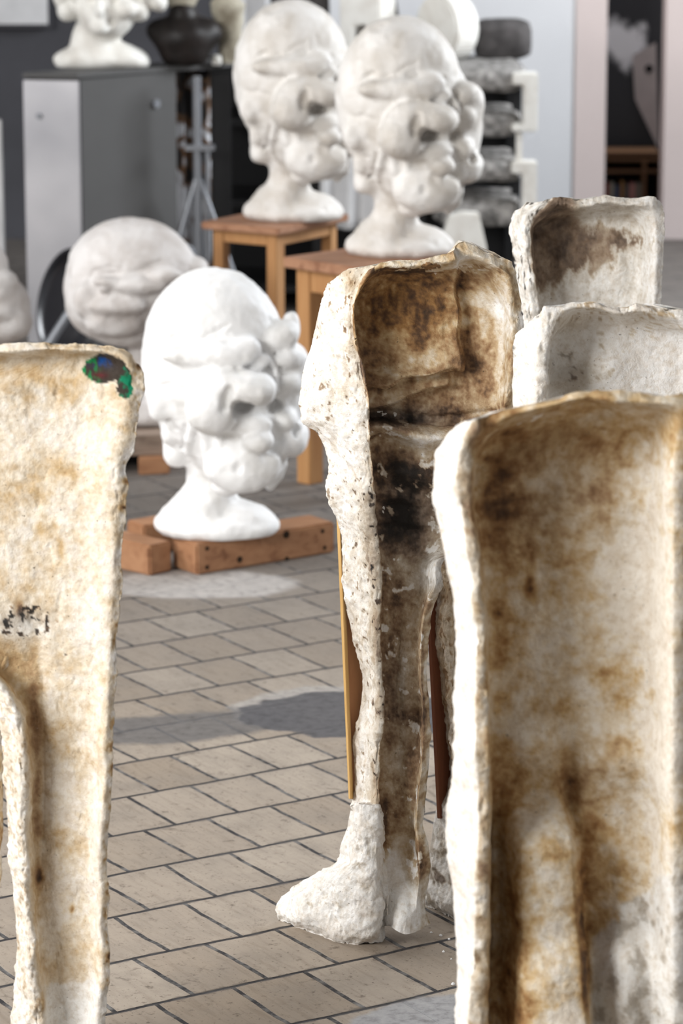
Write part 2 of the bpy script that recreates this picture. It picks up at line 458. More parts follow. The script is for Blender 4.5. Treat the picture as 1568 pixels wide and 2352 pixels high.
def shell(name, Y0, rows, inner, color, relief=None, th=0.02, step=3.0, rough=(0.004, 0.0014), seed=0.0,
          parent=None, mat=None, edge=0.004, flank=3, lean=0.0):
    """rows: list of sections, each a list of (px, py, depth); `inner` = (first, last) columns that get a back skin"""
    A = np.array(rows, float)                                  # R x C x 3
    R, C, _ = A.shape
    tr = A[:, :, 1].mean(1); nr = max(8, int((tr[-1] - tr[0]) / step))
    xr = np.linspace(tr[0], tr[-1], nr)
    # denser near the top rim
    B = herm(A, tr, xr)                                        # nr x C x 3
    seg = np.abs(np.diff(A[:, :, 0], axis=1)).max(0) + 14 + np.abs(np.diff(A[:, :, 2], axis=1)).max(0) * 350
    nseg = np.maximum(3, (seg / step).astype(int))
    tc = np.concatenate([[0], np.cumsum(nseg)]).astype(float); M = int(tc[-1]) + 1
    F = np.moveaxis(herm(np.moveaxis(B, 1, 0), tc, np.arange(M, dtype=float)), 0, 1)       # nr x M x 3
    i0, i1 = inner
    bk = B[:, i0:i1 + 1].copy(); bk[..., 2] += th
    bc = np.concatenate([B[:, :1], bk, B[:, -1:]], 1)
    d = np.abs(np.diff(bc[..., 0], axis=1)).mean(0) + 5
    tb = np.concatenate([[0], np.cumsum(d)]); tb = tb / tb[-1] * (M - 1)
    K = np.moveaxis(herm(np.moveaxis(bc, 1, 0), tb, np.arange(M, dtype=float)), 0, 1)
    colid = np.broadcast_to(np.interp(np.arange(M), tc, np.arange(C)), (nr, M))
    pxf, pyf, df = F[..., 0].copy(), F[..., 1].copy(), F[..., 2].copy()
    isin = sstep(flank - 0.6, flank + 0.1, colid)
    if relief is not None: df = df - np.maximum(relief(pxf, pyf), -0.6 * th) * isin
    W = pix(pxf, pyf, Y0 + df); Wb = pix(K[..., 0], K[..., 1], Y0 + K[..., 2])
    # surface roughness along the surface normal
    def normals(G):
        gu = np.gradient(G, axis=0); gv = np.gradient(G, axis=1)
        n = np.cross(gu, gv); return n / np.maximum(np.linalg.norm(n, axis=-1, keepdims=True), 1e-9)
    nf = normals(W); nb = normals(Wb)
    big = fbm(W, 0.07, 3, 0.5, seed); mid = fbm(W, 0.022, 3, 0.55, seed + 3.1); fine = fbm(W, 0.008, 2, 0.6, seed + 9)
    ridged = 1 - np.abs(fbm(W, 0.03, 3, 0.5, seed + 5)) * 2.4
    out = 1 - isin
    fade = np.ones((nr, M)); fade[:, 0] = 0; fade[:, -1] = 0
    gouge = sstep(0.30, 0.62, fbm(W, 0.035, 4, 0.6, seed + 44, (1, 1, 0.6)))
    amp = (rough[0] * big * (0.6 + out) + rough[1] * (mid * 1.5 + fine * 0.55) * (0.5 + 0.65 * out) + out * rough[1] * 0.5 * ridged - gouge * rough[1] * 2.2 * (0.5 + out))
    W = W + nf * (amp * fade)[..., None]
    jit = np.stack([fbm(W, 0.05, 4, 0.6, seed + 21), 0 * big, fbm(W, 0.05, 4, 0.6, seed + 33)], -1)
    rim = np.exp(-((colid - (flank - 0.5)) / 0.7) ** 2) + np.exp(-((colid - (C - 1)) / 0.6) ** 2) + 0.6 * np.exp(-(colid / 0.5) ** 2)
    top = np.exp(-(np.arange(nr)[:, None] * step / 14.0) ** 2) * np.ones((1, M))
    jw = np.clip(rim + top, 0, 1.3)[..., None] * edge
    W = W + jit * jw
    Wb = Wb + nb * (0.002 * fbm(Wb, 0.03, 3))[..., None]
    jb = np.stack([fbm(Wb, 0.05, 4, 0.6, seed + 21), 0 * Wb[..., 0], fbm(Wb, 0.05, 4, 0.6, seed + 33)], -1)
    Wb = Wb + jb * (top[..., None] * edge)
    Wb[:, 0] = W[:, 0]; Wb[:, -1] = W[:, -1]
    cf = color(pxf, pyf, W, isin, colid)
    cb = color(pxf * 0 + K[..., 0], K[..., 1], Wb, np.zeros_like(isin), np.zeros_like(isin))
    V = np.concatenate([W.reshape(-1, 3), Wb.reshape(-1, 3)]); cc = np.concatenate([cf.reshape(-1, 3), cb.reshape(-1, 3)])
    idf = np.arange(nr * M).reshape(nr, M); idb = idf + nr * M
    idb = idb.copy(); idb[:, 0] = idf[:, 0]; idb[:, -1] = idf[:, -1]
    def quads(I, flip):
        q = np.stack([I[:-1, :-1], I[1:, :-1], I[1:, 1:], I[:-1, 1:]], -1).reshape(-1, 4)
        return q[:, ::-1] if flip else q
    Q = [quads(idf, False), quads(idb, True)]
    for r_, fl in ((0, True), (-1, False)):
        a, b = idf[r_], idb[r_]
        q = np.stack([a[1:-2], a[2:-1], b[2:-1], b[1:-2]], -1)
        Q.append(q[:, ::-1] if fl else q)
    return raw_mesh(name, V, np.concatenate(Q), mat or M_AGED, parent, True, cc)

PAL_T = np.array([0.0, 0.22, 0.42, 0.6, 0.78, 1.0])
PAL_C = np.array([(0.86, 0.845, 0.83), (0.74, 0.65, 0.51), (0.57, 0.40, 0.20), (0.34, 0.18, 0.065), (0.12, 0.062, 0.03), (0.03, 0.022, 0.017)])
def pal(s, grey=None):
    s = np.clip(s, 0, 1)
    c = np.stack([np.interp(s, PAL_T, PAL_C[:, k]) for k in range(3)], -1)
    if grey is not None:
        L = c @ np.array([0.35, 0.45, 0.2]); g = np.stack([L * 1.01, L, L * 0.97], -1)
        c = c + (g - c) * np.clip(grey, 0, 1)[..., None]
    return c

def smudge(px, py, lst):
    v = 0
    for cx, cy, rx, ry, a in lst: v = v + a * blob(px, py, cx, cy, rx, ry)
    return v

# ------------------------------------------------------------------ the room
YW = gy(1540, 548)                       # back wall
def floor_material():
    m, nt, b = newmat('brick_paving')
    pos = gpos(nt)
    mp = N(nt, 'ShaderNodeMapping', vector_type='POINT'); nt.links.new(pos, mp.inputs[0])
    mp.inputs['Rotation'].default_value = (0, 0, -math.radians(32.0))
    # wobble of the joints
    wn = noise(nt, 3.2, 4, 0.6, pos)
    wo = N(nt, 'ShaderNodeVectorMath', operation='MULTIPLY_ADD')
    nt.links.new(wn.outputs['Color'], wo.inputs[0]); wo.inputs[1].default_value = (0.028, 0.028, 0); nt.links.new(mp.outputs[0], wo.inputs[2])
    sh = N(nt, 'ShaderNodeMapping', vector_type='POINT'); nt.links.new(wo.outputs[0], sh.inputs[0])
    sh.inputs['Location'].default_value = FLOOR_OFF
    br = N(nt, 'ShaderNodeTexBrick'); nt.links.new(sh.outputs[0], br.inputs['Vector'])
    br.offset = 0.5; br.inputs['Scale'].default_value = 1.0
    br.inputs['Brick Width'].default_value = FLOOR_BW; br.inputs['Row Height'].default_value = FLOOR_RH
    br.inputs['Mortar Size'].default_value = 0.0055; br.inputs['Mortar Smooth'].default_value = 0.25; br.inputs['Bias'].default_value = 0
    br.inputs['Color1'].default_value = (0, 0, 0, 1); br.inputs['Color2'].default_value = (1, 1, 1, 1); br.inputs['Mortar'].default_value = (0.5, 0.5, 0.5, 1)
    tile = ramp(nt, br.outputs['Color'], [(0.0, (0.30, 0.245, 0.19)), (0.5, (0.35, 0.295, 0.24)), (1.0, (0.40, 0.345, 0.285))])
    # warm patches near the front right, greyer towards the back
    sx = N(nt, 'ShaderNodeSeparateXYZ'); nt.links.new(pos, sx.inputs[0])
    n1 = noise(nt, 1.6, 4, 0.6, pos); n2 = noise(nt, 34, 6, 0.68, pos); n3 = noise(nt, 7, 5, 0.62, pos)
    c = mixc(nt, ramp(nt, n3.outputs[0], [(0.42, (0, 0, 0)), (0.75, (0.75, 0.75, 0.75))]).outputs[0], tile.outputs[0], (0.25, 0.215, 0.18))
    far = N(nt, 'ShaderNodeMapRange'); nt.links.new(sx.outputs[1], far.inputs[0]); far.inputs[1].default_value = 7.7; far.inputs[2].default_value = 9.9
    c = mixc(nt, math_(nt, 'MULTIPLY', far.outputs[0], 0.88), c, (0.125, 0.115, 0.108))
    # grain: fine streaks and pits
    st = N(nt, 'ShaderNodeMapping'); nt.links.new(mp.outputs[0], st.inputs[0]); st.inputs['Scale'].default_value = (70, 9, 1)
    ns = noise(nt, 1.0, 5, 0.65, st.outputs[0], 0.5)
    c = mixc(nt, 0.28, c, ramp(nt, ns.outputs[0], [(0.34, (0.5, 0.45, 0.4)), (0.5, (1, 1, 1)), (0.72, (1.12, 1.1, 1.08))]).outputs[0], 'MULTIPLY')
    c = mixc(nt, 0.8, c, ramp(nt, n2.outputs[0], [(0.30, (0.3, 0.27, 0.25)), (0.42, (1, 1, 1))]).outputs[0], 'MULTIPLY')
    pit = noise(nt, 120, 3, 0.6, pos)
    c = mixc(nt, 0.75, c, ramp(nt, pit.outputs[0], [(0.30, (0.25, 0.22, 0.2)), (0.38, (1, 1, 1)), (0.66, (1, 1, 1)), (0.72, (1.25, 1.22, 1.2))]).outputs[0], 'MULTIPLY')
    sn = noise(nt, 4.2, 5, 0.7, pos, 1.0)
    c = mixc(nt, 0.8, c, ramp(nt, sn.outputs[0], [(0.28, (0.35, 0.33, 0.32)), (0.36, (1, 1, 1))]).outputs[0], 'MULTIPLY')
    # joints: dark with grey crumbs, uneven width
    jn = noise(nt, 22, 5, 0.7, pos)
    jcol = ramp(nt, jn.outputs[0], [(0.44, (0.028, 0.026, 0.028)), (0.68, (0.22, 0.21, 0.20))])
    fac = math_(nt, 'MULTIPLY', br.outputs['Fac'], math_(nt, 'MULTIPLY_ADD', n3.outputs[0], 1.3, 0.5), clamp=True)
    # long joints (along the courses) are wider and darker
    sep = N(nt, 'ShaderNodeSeparateXYZ'); nt.links.new(sh.outputs[0], sep.inputs[0])
    yy = math_(nt, 'FRACT', math_(nt, 'DIVIDE', sep.outputs[1], FLOOR_RH))
    dl = math_(nt, 'MINIMUM', yy, math_(nt, 'SUBTRACT', 1.0, yy))
    wv = math_(nt, 'MAXIMUM', math_(nt, 'MULTIPLY_ADD', jn.outputs[0], 0.20, -0.065), 0.006)
    lj = math_(nt, 'SUBTRACT', 1.0, math_(nt, 'SMOOTH_MIN', math_(nt, 'DIVIDE', dl, wv), 1.0, 0.3), clamp=True)
    c = mixc(nt, fac, c, jcol.outputs[0])
    c = mixc(nt, math_(nt, 'MULTIPLY', lj, 0.9), c, (0.03, 0.028, 0.03))
    # masks on the ground: repair patches
    def ell(cx, cy, rx, ry, ang, nz=0.25, edge=0.12):
        q = N(nt, 'ShaderNodeMapping', vector_type='TEXTURE'); nt.links.new(pos, q.inputs[0])
        q.inputs['Location'].default_value = (cx, cy, 0); q.inputs['Rotation'].default_value = (0, 0, math.radians(ang)); q.inputs['Scale'].default_value = (rx, ry, 1)
        ln = N(nt, 'ShaderNodeVectorMath', operation='LENGTH'); nt.links.new(q.outputs[0], ln.inputs[0])
        v = math_(nt, 'ADD', ln.outputs['Value'], math_(nt, 'MULTIPLY_ADD', noise(nt, 6, 4, 0.6, pos).outputs[0], nz * 2, -nz))
        mr = N(nt, 'ShaderNodeMapRange'); nt.links.new(v, mr.inputs[0]); mr.inputs[1].default_value = 1 + edge; mr.inputs[2].default_value = 1.0
        return mr.outputs[0]
    def band(a, bb, half, nz=0.03):
        a = Vector(a); bb = Vector(bb); d = bb - a; L = d.length; ang = math.atan2(d.y, d.x)
        mid = (a + bb) / 2
        return ell(mid.x, mid.y, L / 2, half, math.degrees(ang), 0.5, 0.3)
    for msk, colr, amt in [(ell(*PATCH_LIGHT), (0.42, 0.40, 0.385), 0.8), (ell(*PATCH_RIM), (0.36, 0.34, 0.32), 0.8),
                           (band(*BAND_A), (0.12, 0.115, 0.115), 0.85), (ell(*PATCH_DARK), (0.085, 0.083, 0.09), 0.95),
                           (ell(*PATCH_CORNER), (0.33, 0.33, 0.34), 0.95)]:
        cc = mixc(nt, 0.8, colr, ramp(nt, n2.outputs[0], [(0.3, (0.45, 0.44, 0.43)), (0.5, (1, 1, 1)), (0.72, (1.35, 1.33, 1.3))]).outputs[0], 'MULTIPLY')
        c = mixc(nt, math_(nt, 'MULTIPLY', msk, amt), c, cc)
    nt.links.new(c, b.inputs['Base Color'])
    hgt = math_(nt, 'SUBTRACT', math_(nt, 'MULTIPLY', n2.outputs[0], 0.25), math_(nt, 'ADD', fac, math_(nt, 'MULTIPLY', lj, 0.8)))
    bump(nt, b, hgt, 0.6, 0.006)
    b.inputs['Roughness'].default_value = 0.62; b.inputs['Specular IOR Level'].default_value = 0.3
    return m
def g2(px, py): v = P(px, py, gy(px, py)); return (v.x, v.y)
FLOOR_RH = 0.234; FLOOR_BW = 0.163
FLOOR_OFF = (0.0, 0.0, 0.0)
_a = g2(249, 2013)
_r = math.radians(-32.0)
_rx = _a[0] * math.cos(_r) - _a[1] * math.sin(_r); _ry = _a[0] * math.sin(_r) + _a[1] * math.cos(_r)
FLOOR_OFF = (-_rx + 0.03 - 0.014, -_ry % FLOOR_RH - 0.014, 0)
def ellpx(x0, x1, yt, yb, ang=0):
    c = g2((x0 + x1) / 2, (yt + yb) / 2); l = g2(x0, (yt + yb) / 2); r = g2(x1, (yt + yb) / 2); t = g2((x0 + x1) / 2, yt); q = g2((x0 + x1) / 2, yb)
    return (c[0], c[1], (r[0] - l[0]) / 2, (t[1] - q[1]) / 2, ang)
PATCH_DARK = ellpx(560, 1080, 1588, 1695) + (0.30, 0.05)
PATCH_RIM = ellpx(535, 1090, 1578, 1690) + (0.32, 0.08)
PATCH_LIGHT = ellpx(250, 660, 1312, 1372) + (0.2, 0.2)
BAND_A = (g2(200, 1688), g2(640, 1650), 0.11)
PATCH_CORNER = ellpx(730, 1700, 2262, 2700, 12) + (0.08, 0.03)

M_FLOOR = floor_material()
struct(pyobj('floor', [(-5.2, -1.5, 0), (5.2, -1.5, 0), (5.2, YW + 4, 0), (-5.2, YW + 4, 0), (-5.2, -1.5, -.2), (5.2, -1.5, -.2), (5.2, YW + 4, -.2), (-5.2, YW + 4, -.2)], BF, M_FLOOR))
def wallbox(name, a, b_, z0, z1, th, mat):
    a = Vector(a); b_ = Vector(b_); d = (b_ - a); n = Vector((-d.y, d.x)).normalized() * th
    return struct(box(name, (a.x, a.y, z0), d, n, z1 - z0, mat, bevel=0.0))
xwl = lambda px, Y: P(px, 500, Y).x
YB = YW + 0.0
wallbox('wall_back', (xwl(545, YB), YB), (xwl(1315, YB), YB), 0, 4.0, 0.15, M_WALL)
wallbox('wall_back.001', (-5.0, YB - 0.02), (xwl(552, YB), YB - 0.02), 0, 4.0, 0.15, M_DARKW)
wallbox('wall_pier', (xwl(1315, YB), YB - 0.01), (xwl(1386, YB), YB - 0.01), 0, 4.0, 0.3, M_PINK)
wallbox('wall_far', (xwl(1380, YB), YB + 1.4), (5.0, YB + 1.4), 0, 4.0, 0.15, M_DARKW)
wallbox('wall_right_end', (xwl(1520, YB), YB - 0.02), (5.0, YB - 0.02), 0, 4.0, 0.2, M_PINK)
# left wall with two openings for the tall windows; far right wall with one
def side_wall(name, x, y0, y1, wins, th, mat):
    """wall along y with window openings [(ya, yb, za, zb)]"""
    V = []; Fc = []
    def slab(ya, yb, za, zb):
        if yb - ya < 1e-4 or zb - za < 1e-4: return
        i = len(V)
        for (xx, yy, zz) in [(x, ya, za), (x + th, ya, za), (x + th, yb, za), (x, yb, za), (x, ya, zb), (x + th, ya, zb), (x + th, yb, zb), (x, yb, zb)]: V.append((xx, yy, zz))
        Fc.extend([tuple(q + i for q in f) for f in BF])
    y = y0
    for (ya, yb, za, zb) in wins:
        slab(y, ya, 0, 4.0); slab(ya, yb, 0, za); slab(ya, yb, zb, 4.0); y = yb
    slab(y, y1, 0, 4.0)
    return struct(pyobj(name, V, Fc, mat))
WINS_L = [(-0.6, 4.6, 1.3, 3.8), (7.4, 10.8, 1.3, 3.8)]
WINS_R = [(12.0, 14.8, 1.2, 3.8)]
side_wall('wall_left', -5.0, -1.5, YB + 1.6, WINS_L, -0.2, M_WALL)
side_wall('wall_right', 5.0, -1.5, YB + 1.6, WINS_R, 0.2, M_WALL)
M_FRAME = flat('window_frame_paint', (0.3, 0.3, 0.3), 0.6)
for n, (x, (ya, yb, za, zb)) in enumerate([(-5.1, WINS_L[0]), (-5.1, WINS_L[1]), (5.1, WINS_R[0])]):
    V = []; Fc = []
    def bar(a, b_):
        i = len(V); (x0, y0, z0), (x1, y1, z1) = a, b_
        V.extend([(x0, y0, z0), (x1, y0, z0), (x1, y1, z0), (x0, y1, z0), (x0, y0, z1), (x1, y0, z1), (x1, y1, z1), (x0, y1, z1)])
        Fc.extend([tuple(q + i for q in f) for f in BF])
    for k in range(5):
        y = ya + (yb - ya - 0.05) * k / 4; bar((x - .02, y, za), (x + .02, y + .05, zb))
    for k in range(3):
        z = za + (zb - za - 0.05) * k / 2; bar((x - .02, ya, z), (x + .02, yb, z + .05))
    struct(pyobj('window_%d' % (n + 1), V, Fc, M_FRAME))
struct(pyobj('ceiling', [(-5.2, -1.5, 4), (5.2, -1.5, 4), (5.2, YW + 4, 4), (-5.2, YW + 4, 4), (-5.2, -1.5, 4.2), (5.2, -1.5, 4.2), (5.2, YW + 4, 4.2), (-5.2, YW + 4, 4.2)], BF, M_CEIL))

# ------------------------------------------------------------------ plaster moulds: the standing figure in the middle
YM = gy(860, 2165) - 0.01
def col_main(px, py, W, isin, cid):
    n = fbm(W, 0.09, 5, 0.6, 2.0); n2 = fbm(W, 0.03, 4, 0.6, 8.0); n3 = fbm(W, 0.05, 4, 0.6, 18.0, (1, 1, 0.35)); n5 = fbm(W, 0.011, 3, 0.65, 28.0)
    s_in = 0.53 + 0.32 * n + 0.2 * n2 + 0.14 * n5 + smudge(px, py, [
        (930, 650, 110, 50, 0.22), (890, 740, 60, 90, 0.16), (960, 700, 40, 110, 0.1), (1110, 850, 40, 50, 0.14), (1020, 650, 40, 30, 0.1),
        (990, 830, 55, 40, -0.26), (1110, 700, 55, 60, -0.22), (1100, 780, 50, 50, -0.12), (1000, 870, 50, 12, -0.1), (930, 905, 70, 14, -0.05),
        (900, 960, 70, 18, 0.35), (1040, 945, 60, 16, 0.35), (950, 1010, 90, 18, -0.38), (1010, 1040, 40, 40, -0.2), (1090, 940, 30, 20, -0.3), (900, 1040, 30, 30, -0.05),
        (900, 1085, 60, 40, 0.28), (930, 1180, 80, 60, 0.42), (960, 1100, 60, 40, 0.25), (890, 1215, 40, 40, 0.3), (960, 1240, 36, 40, 0.25), (900, 1130, 60, 12, -0.15),
        (920, 1290, 30, 40, -0.1), (905, 1400, 30, 60, 0.16), (960, 1420, 14, 90, -0.15), (930, 1570, 22, 60, -0.2), (920, 1640, 40, 24, 0.32), (905, 1500, 20, 70, 0.14), (960, 1650, 14, 30, 0.2), (915, 1730, 18, 70, -0.12),
        (885, 1900, 9, 80, 0.3), (940, 1900, 20, 60, -0.1), (1155, 720, 22, 200, -0.32), (1010, 1230, 30, 70, -0.25), (1000, 1320, 24, 50, -0.5),
        (905, 2060, 26, 100, -1.1), (925, 2090, 60, 70, -0.9), (968, 1985, 16, 60, 0.28), (965, 1760, 14, 80, -0.15)])
    s_in = s_in + 0.14 * sstep(0.12, 0.5, n3)
    s_in = s_in - 0.55 * sstep(0.34, 0.5, fbm(W, 0.035, 4, 0.6, 40.0)) * sstep(940, 1000, py)
    side = 0.09 + 0.12 * n + 0.16 * sstep(0.1, 0.5, n2) + 0.2 * sstep(1.1, 2.0, cid) * (0.6 + n) - 0.06
    side = side + smudge(px, py, [(805, 650, 20, 26, 0.35), (790, 625, 26, 12, 0.25), (820, 1500, 30, 300, 0.12), (850, 1130, 12, 80, 0.12), (800, 1020, 30, 60, -0.1), (860, 1400, 14, 300, 0.12), (850, 1800, 18, 70, 0.1)]) + 0.13 * sstep(0.9, 1.7, cid) * sstep(980, 1080, py)
    pits = sstep(0.42, 0.6, fbm(W, 0.018, 3, 0.6, 60.0)) * 0.5
    side = np.clip(side + pits, 0, 1)
    s = side + (s_in - side) * isin
    top = (py < 615 + 22 * fbm(W, 0.03, 3)) & (px > 860)
    s = np.where(top, 0.25 + 0.35 * n2 + 0.25 * n, s)
    ank = sstep(-12, 12, py - (1838 + 60 * n + 26 * n2)) * (1 - isin)
    s = s * (1 - ank) + 0.05 * ank
    rr = sstep(8.2, 8.9, cid) * (py > 600)
    s = s * (1 - rr) + rr * (0.32 + 0.5 * n2)
    grey = 0.25 + smudge(px, py, [(950, 1180, 120, 160, 0.4), (920, 1600, 60, 260, 0.25), (930, 960, 120, 30, 0.4), (1000, 1320, 40, 50, 0.6), (920, 2080, 60, 70, 0.8)]) + 0.25 * (1 - isin)
    grey = grey - smudge(px, py, [(920, 700, 160, 120, 0.3)])
    return pal(s, grey)
def rel_main(px, py):
    e1 = 868 + 5 * np.sin(px / 17.0) - 0.12 * (px - 950) + 7 * np.sin(px / 43.0)
    r = 0.044 * (1 - sstep(-2, 4, py - e1)) * (0.75 + 0.25 * sstep(700, 860, py)) * (1 - sstep(1052, 1062, px + (py - 780) * -0.05 + 4 * np.sin(py / 17.0)))
    e2 = 938 - 0.30 * (px - 850) + 5 * np.sin(px / 27.0)
    r = r + 0.034 * (1 - sstep(-3, 5, py - e2)) * sstep(820, 900, py) * (1 - sstep(1026, 1046, px))
    e3 = 962 - 0.02 * (px - 850) + 8 * np.sin(px / 50.0)
    r = r - 0.03 * np.exp(-((py - e3) / 11.0) ** 2) + 0.05 * np.exp(-((py - e3 - 34 - 8 * np.sin(px / 37.0)) / 20.0) ** 2) * (0.5 + 0.5 * sstep(1120, 900, px))
    r = r + 0.03 * blob(px, py, 930, 1085, 80, 40) - 0.02 * blob(px, py, 950, 1180, 90, 30)
    r = r + 0.006 * np.sin((py - 0.4 * px) / 11.0) * blob(px, py, 930, 1150, 90, 90)
    r = r + 0.05 * blob(px, py, 1000, 1322, 24, 48) + 0.018 * blob(px, py, 935, 1545, 22, 120) + 0.016 * blob(px, py, 940, 1760, 20, 80)
    r = r + 0.035 * blob(px, py, 925, 2100, 40, 70) + 0.01 * blob(px, py, 960, 1990, 20, 60)
    return r
def row_main(py, S_, F_, RL, RI, RR, RO, dd=0.11, c=(0.12, 0.4, 0.7, 0.93), dS=0.12, dR=0.03):
    a, b_ = RI, RR
    g = [(S_, py, dS), (F_, py, dS * 0.5), (RL, py, 0.0), (RI, py, 0.004)]
    xs = [RI - 6] + [a + (b_ - a) * t for t in c[1:]]
    return g + [(xs[0], py, dd * 0.9), (xs[1], py, dd), (xs[2], py, dd * 0.98), (xs[3], py, dd * 0.75), (RR, py, dR), (RO, py, dR + 0.012)]
rows = [
 [(751, 653, .09), (783, 628, .04), (838, 610, .004), (868, 603, .006), (900, 601, .01), (960, 597, .012), (1030, 580, .012), (1069, 553, .016), (1122, 581, .02), (1176, 603, .03)],
 [(747, 668, .10), (778, 648, .045), (822, 632, .0), (852, 618, .0), (895, 611, .0), (958, 609, .0), (1030, 600, .0), (1075, 584, .0), (1122, 597, .005), (1184, 622, .035)],
 [(740, 690, .11), (771, 676, .05), (810, 662, .0), (834, 648, .0), (860, 636, .065), (950, 632, .075), (1036, 628, .075), (1095, 622, .07), (1162, 632, .02), (1190, 648, .04)],
 row_main(716, 731, 766, 801, 812, 1172, 1198), row_main(790, 715, 760, 808, 820, 1176, 1203), row_main(846, 697, 752, 818, 834, 1172, 1200),
 row_main(890, 690, 746, 826, 841, 1165, 1190), row_main(923, 688, 744, 832, 846, 1160, 1186), row_main(965, 693, 748, 835, 848, 1158, 1180), row_main(994, 728, 768, 836, 849, 1160, 1180),
 row_main(1022, 743, 784, 838, 850, 1160, 1180), row_main(1068, 755, 794, 843, 855, 1160, 1180), row_main(1125, 751, 800, 846, 858, 1160, 1180), row_main(1175, 766, 809, 850, 862, 1150, 1172),
 row_main(1225, 783, 815, 856, 868, 1120, 1140, 0.10), row_main(1262, 785, 819, 860, 872, 1060, 1075, 0.095), row_main(1295, 786, 822, 863, 875, 1000, 1014, 0.09, dR=.03),
 row_main(1340, 787, 826, 865, 876, 1000, 1016, .085, dR=.01), row_main(1372, 791, 829, 866, 876, 986, 1003, .08, dR=.005), row_main(1410, 798, 833, 866, 876, 974, 990, .08, dR=.0), row_main(1455, 808, 840, 866, 876, 968, 984, .08, dR=0),
 row_main(1489, 817, 845, 866, 876, 966, 982, .08, dR=0), row_main(1561, 832, 852, 868, 878, 966, 980, .08, dR=0), row_main(1604, 830, 853, 873, 883, 970, 984, .08, dR=0),
 row_main(1638, 825, 850, 872, 883, 972, 986, .08, dR=0), row_main(1702, 811, 841, 865, 876, 970, 987, .08, dR=0), row_main(1753, 813, 840, 862, 873, 968, 986, .075, dR=0),
 row_main(1816, 815, 840, 862, 872, 962, 978, .07, dR=0), row_main(1889, 806, 840, 864, 874, 955, 970, .065, dR=0), row_main(1940, 808, 840, 866, 877, 960, 983, .06, dR=0),
 row_main(1982, 815, 845, 872, 886, 963, 988, .05, dR=0), row_main(2030, 820, 850, 876, 889, 962, 984, .04, dR=0.01), row_main(2084, 825, 850, 878, 890, 958, 975, .03, dS=.09, dR=0.02),
 [(830, 2120, .08), (850, 2125, .06), (876, 2128, .05), (888, 2126, .03), (893, 2126, .02), (918, 2142, .0), (934, 2146, .0), (960, 2138, .01), (975, 2130, .025), (988, 2122, .05)]]
MAIN = thing('plaster_mold', 'tall headless body mould, deep brown hollow torso, white foot turned left', 'plaster mould')
shell('body_shell', YM, rows, (4, 7), col_main, rel_main, 0.018, 2.6, (0.0050, 0.0015), 1.0, MAIN, edge=0.005)

def col_foot(px, py, W, isin, cid):
    n = fbm(W, 0.05, 4, 0.6, 70.0); n2 = fbm(W, 0.02, 4, 0.6, 75.0)
    s = 0.03 + 0.05 * n + 0.35 * sstep(0.25, 0.5, n2) * blob(px, py, 850, 1990, 70, 60) + 0.3 * sstep(0.05, 0.5, n) * blob(px, py, 866, 1900, 30, 90)
    s = s + 0.3 * sstep(0.2, 0.45, n2) * blob(px, py, 730, 2075, 110, 20)
    return pal(s, 0.6 + 0 * s)
gb = lambda px, py, e=0.0: gy(px, py) - YM + e
rows = [
 [(806, 1850, .08), (818, 1848, .04), (832, 1845, -.004), (848, 1846, -.008), (860, 1848, -.008), (870, 1850, .0), (873, 1852, .03)],
 [(799, 1890, .08), (812, 1890, .035), (830, 1890, -.01), (848, 1890, -.014), (862, 1890, -.014), (872, 1890, .0), (876, 1890, .03)],
 [(787, 1940, .085), (803, 1940, .035), (826, 1940, -.01), (846, 1940, -.02), (862, 1940, -.02), (874, 1940, -.004), (880, 1940, .03)],
 [(769, 1982, .10), (788, 1981, .04), (815, 1980, -.01), (840, 1980, -.025), (862, 1980, -.025), (878, 1980, -.01), (884, 1980, .03)],
 [(706, 2017, .14), (738, 2012, .06), (780, 2006, .01), (820, 2004, -.02), (856, 2004, -.03), (878, 2004, -.012), (885, 2006, .03)],
 [(655, 2053, .17), (695, 2046, .085), (748, 2042, .03), (805, 2040, -.015), (852, 2042, -.032), (877, 2044, -.014), (885, 2046, .03)],
 [(632, 2086, .15), (674, 2084, .08), (732, 2088, .03), (800, 2098, -.015), (850, 2104, -.032), (876, 2106, -.014), (884, 2104, .03)],
 [(636, 2100, .13), (672, 2112, .075), (730, 2128, .03), (795, 2145, -.012), (848, 2148, -.028), (874, 2144, -.012), (884, 2138, .03)],
 [(642, 2114, gb(642, 2114)), (676, 2129, gb(676, 2129)), (728, 2146, gb(728, 2146)), (790, 2166, gb(790, 2166)), (846, 2171, gb(846, 2171)), (874, 2165, gb(874, 2165)), (884, 2158, gb(884, 2158))]]
shell('foot', YM, rows, (1, 5), col_foot, None, 0.05, 2.4, (0.0060, 0.0016), 5.0, MAIN, edge=0.010, flank=9)

# second leg, a little further back
def col_leg2(px, py, W, isin, cid):
    n = fbm(W, 0.07, 4, 0.6, 80.0); n2 = fbm(W, 0.02, 4, 0.6, 85.0)
    s = 0.36 + 0.2 * n + 0.25 * sstep(0.1, 0.5, n2) + 0.18 * blob(px, py, 1010, 1250, 60, 60) - 0.25 * blob(px, py, 1005, 1390, 20, 30) - 0.15 * sstep(1500, 1700, py)
    s = np.where(py > 1840 + 20 * n, 0.05 + 0.6 * sstep(0.05, 0.3, n) * blob(px, py, 1010, 2010, 60, 90), s)
    return pal(s, 0.3 + 0.4 * sstep(1800, 1850, py))
def r2(py, a, b_, c_, d=.07): return [(a, py, d), ((a + b_) / 2, py, d * .45), (b_, py, 0), (b_ + 7, py, .004), (b_ + 3, py, .06), ((b_ + c_) / 2, py, .07), (c_ - 4, py, .04), (c_, py, .02)]
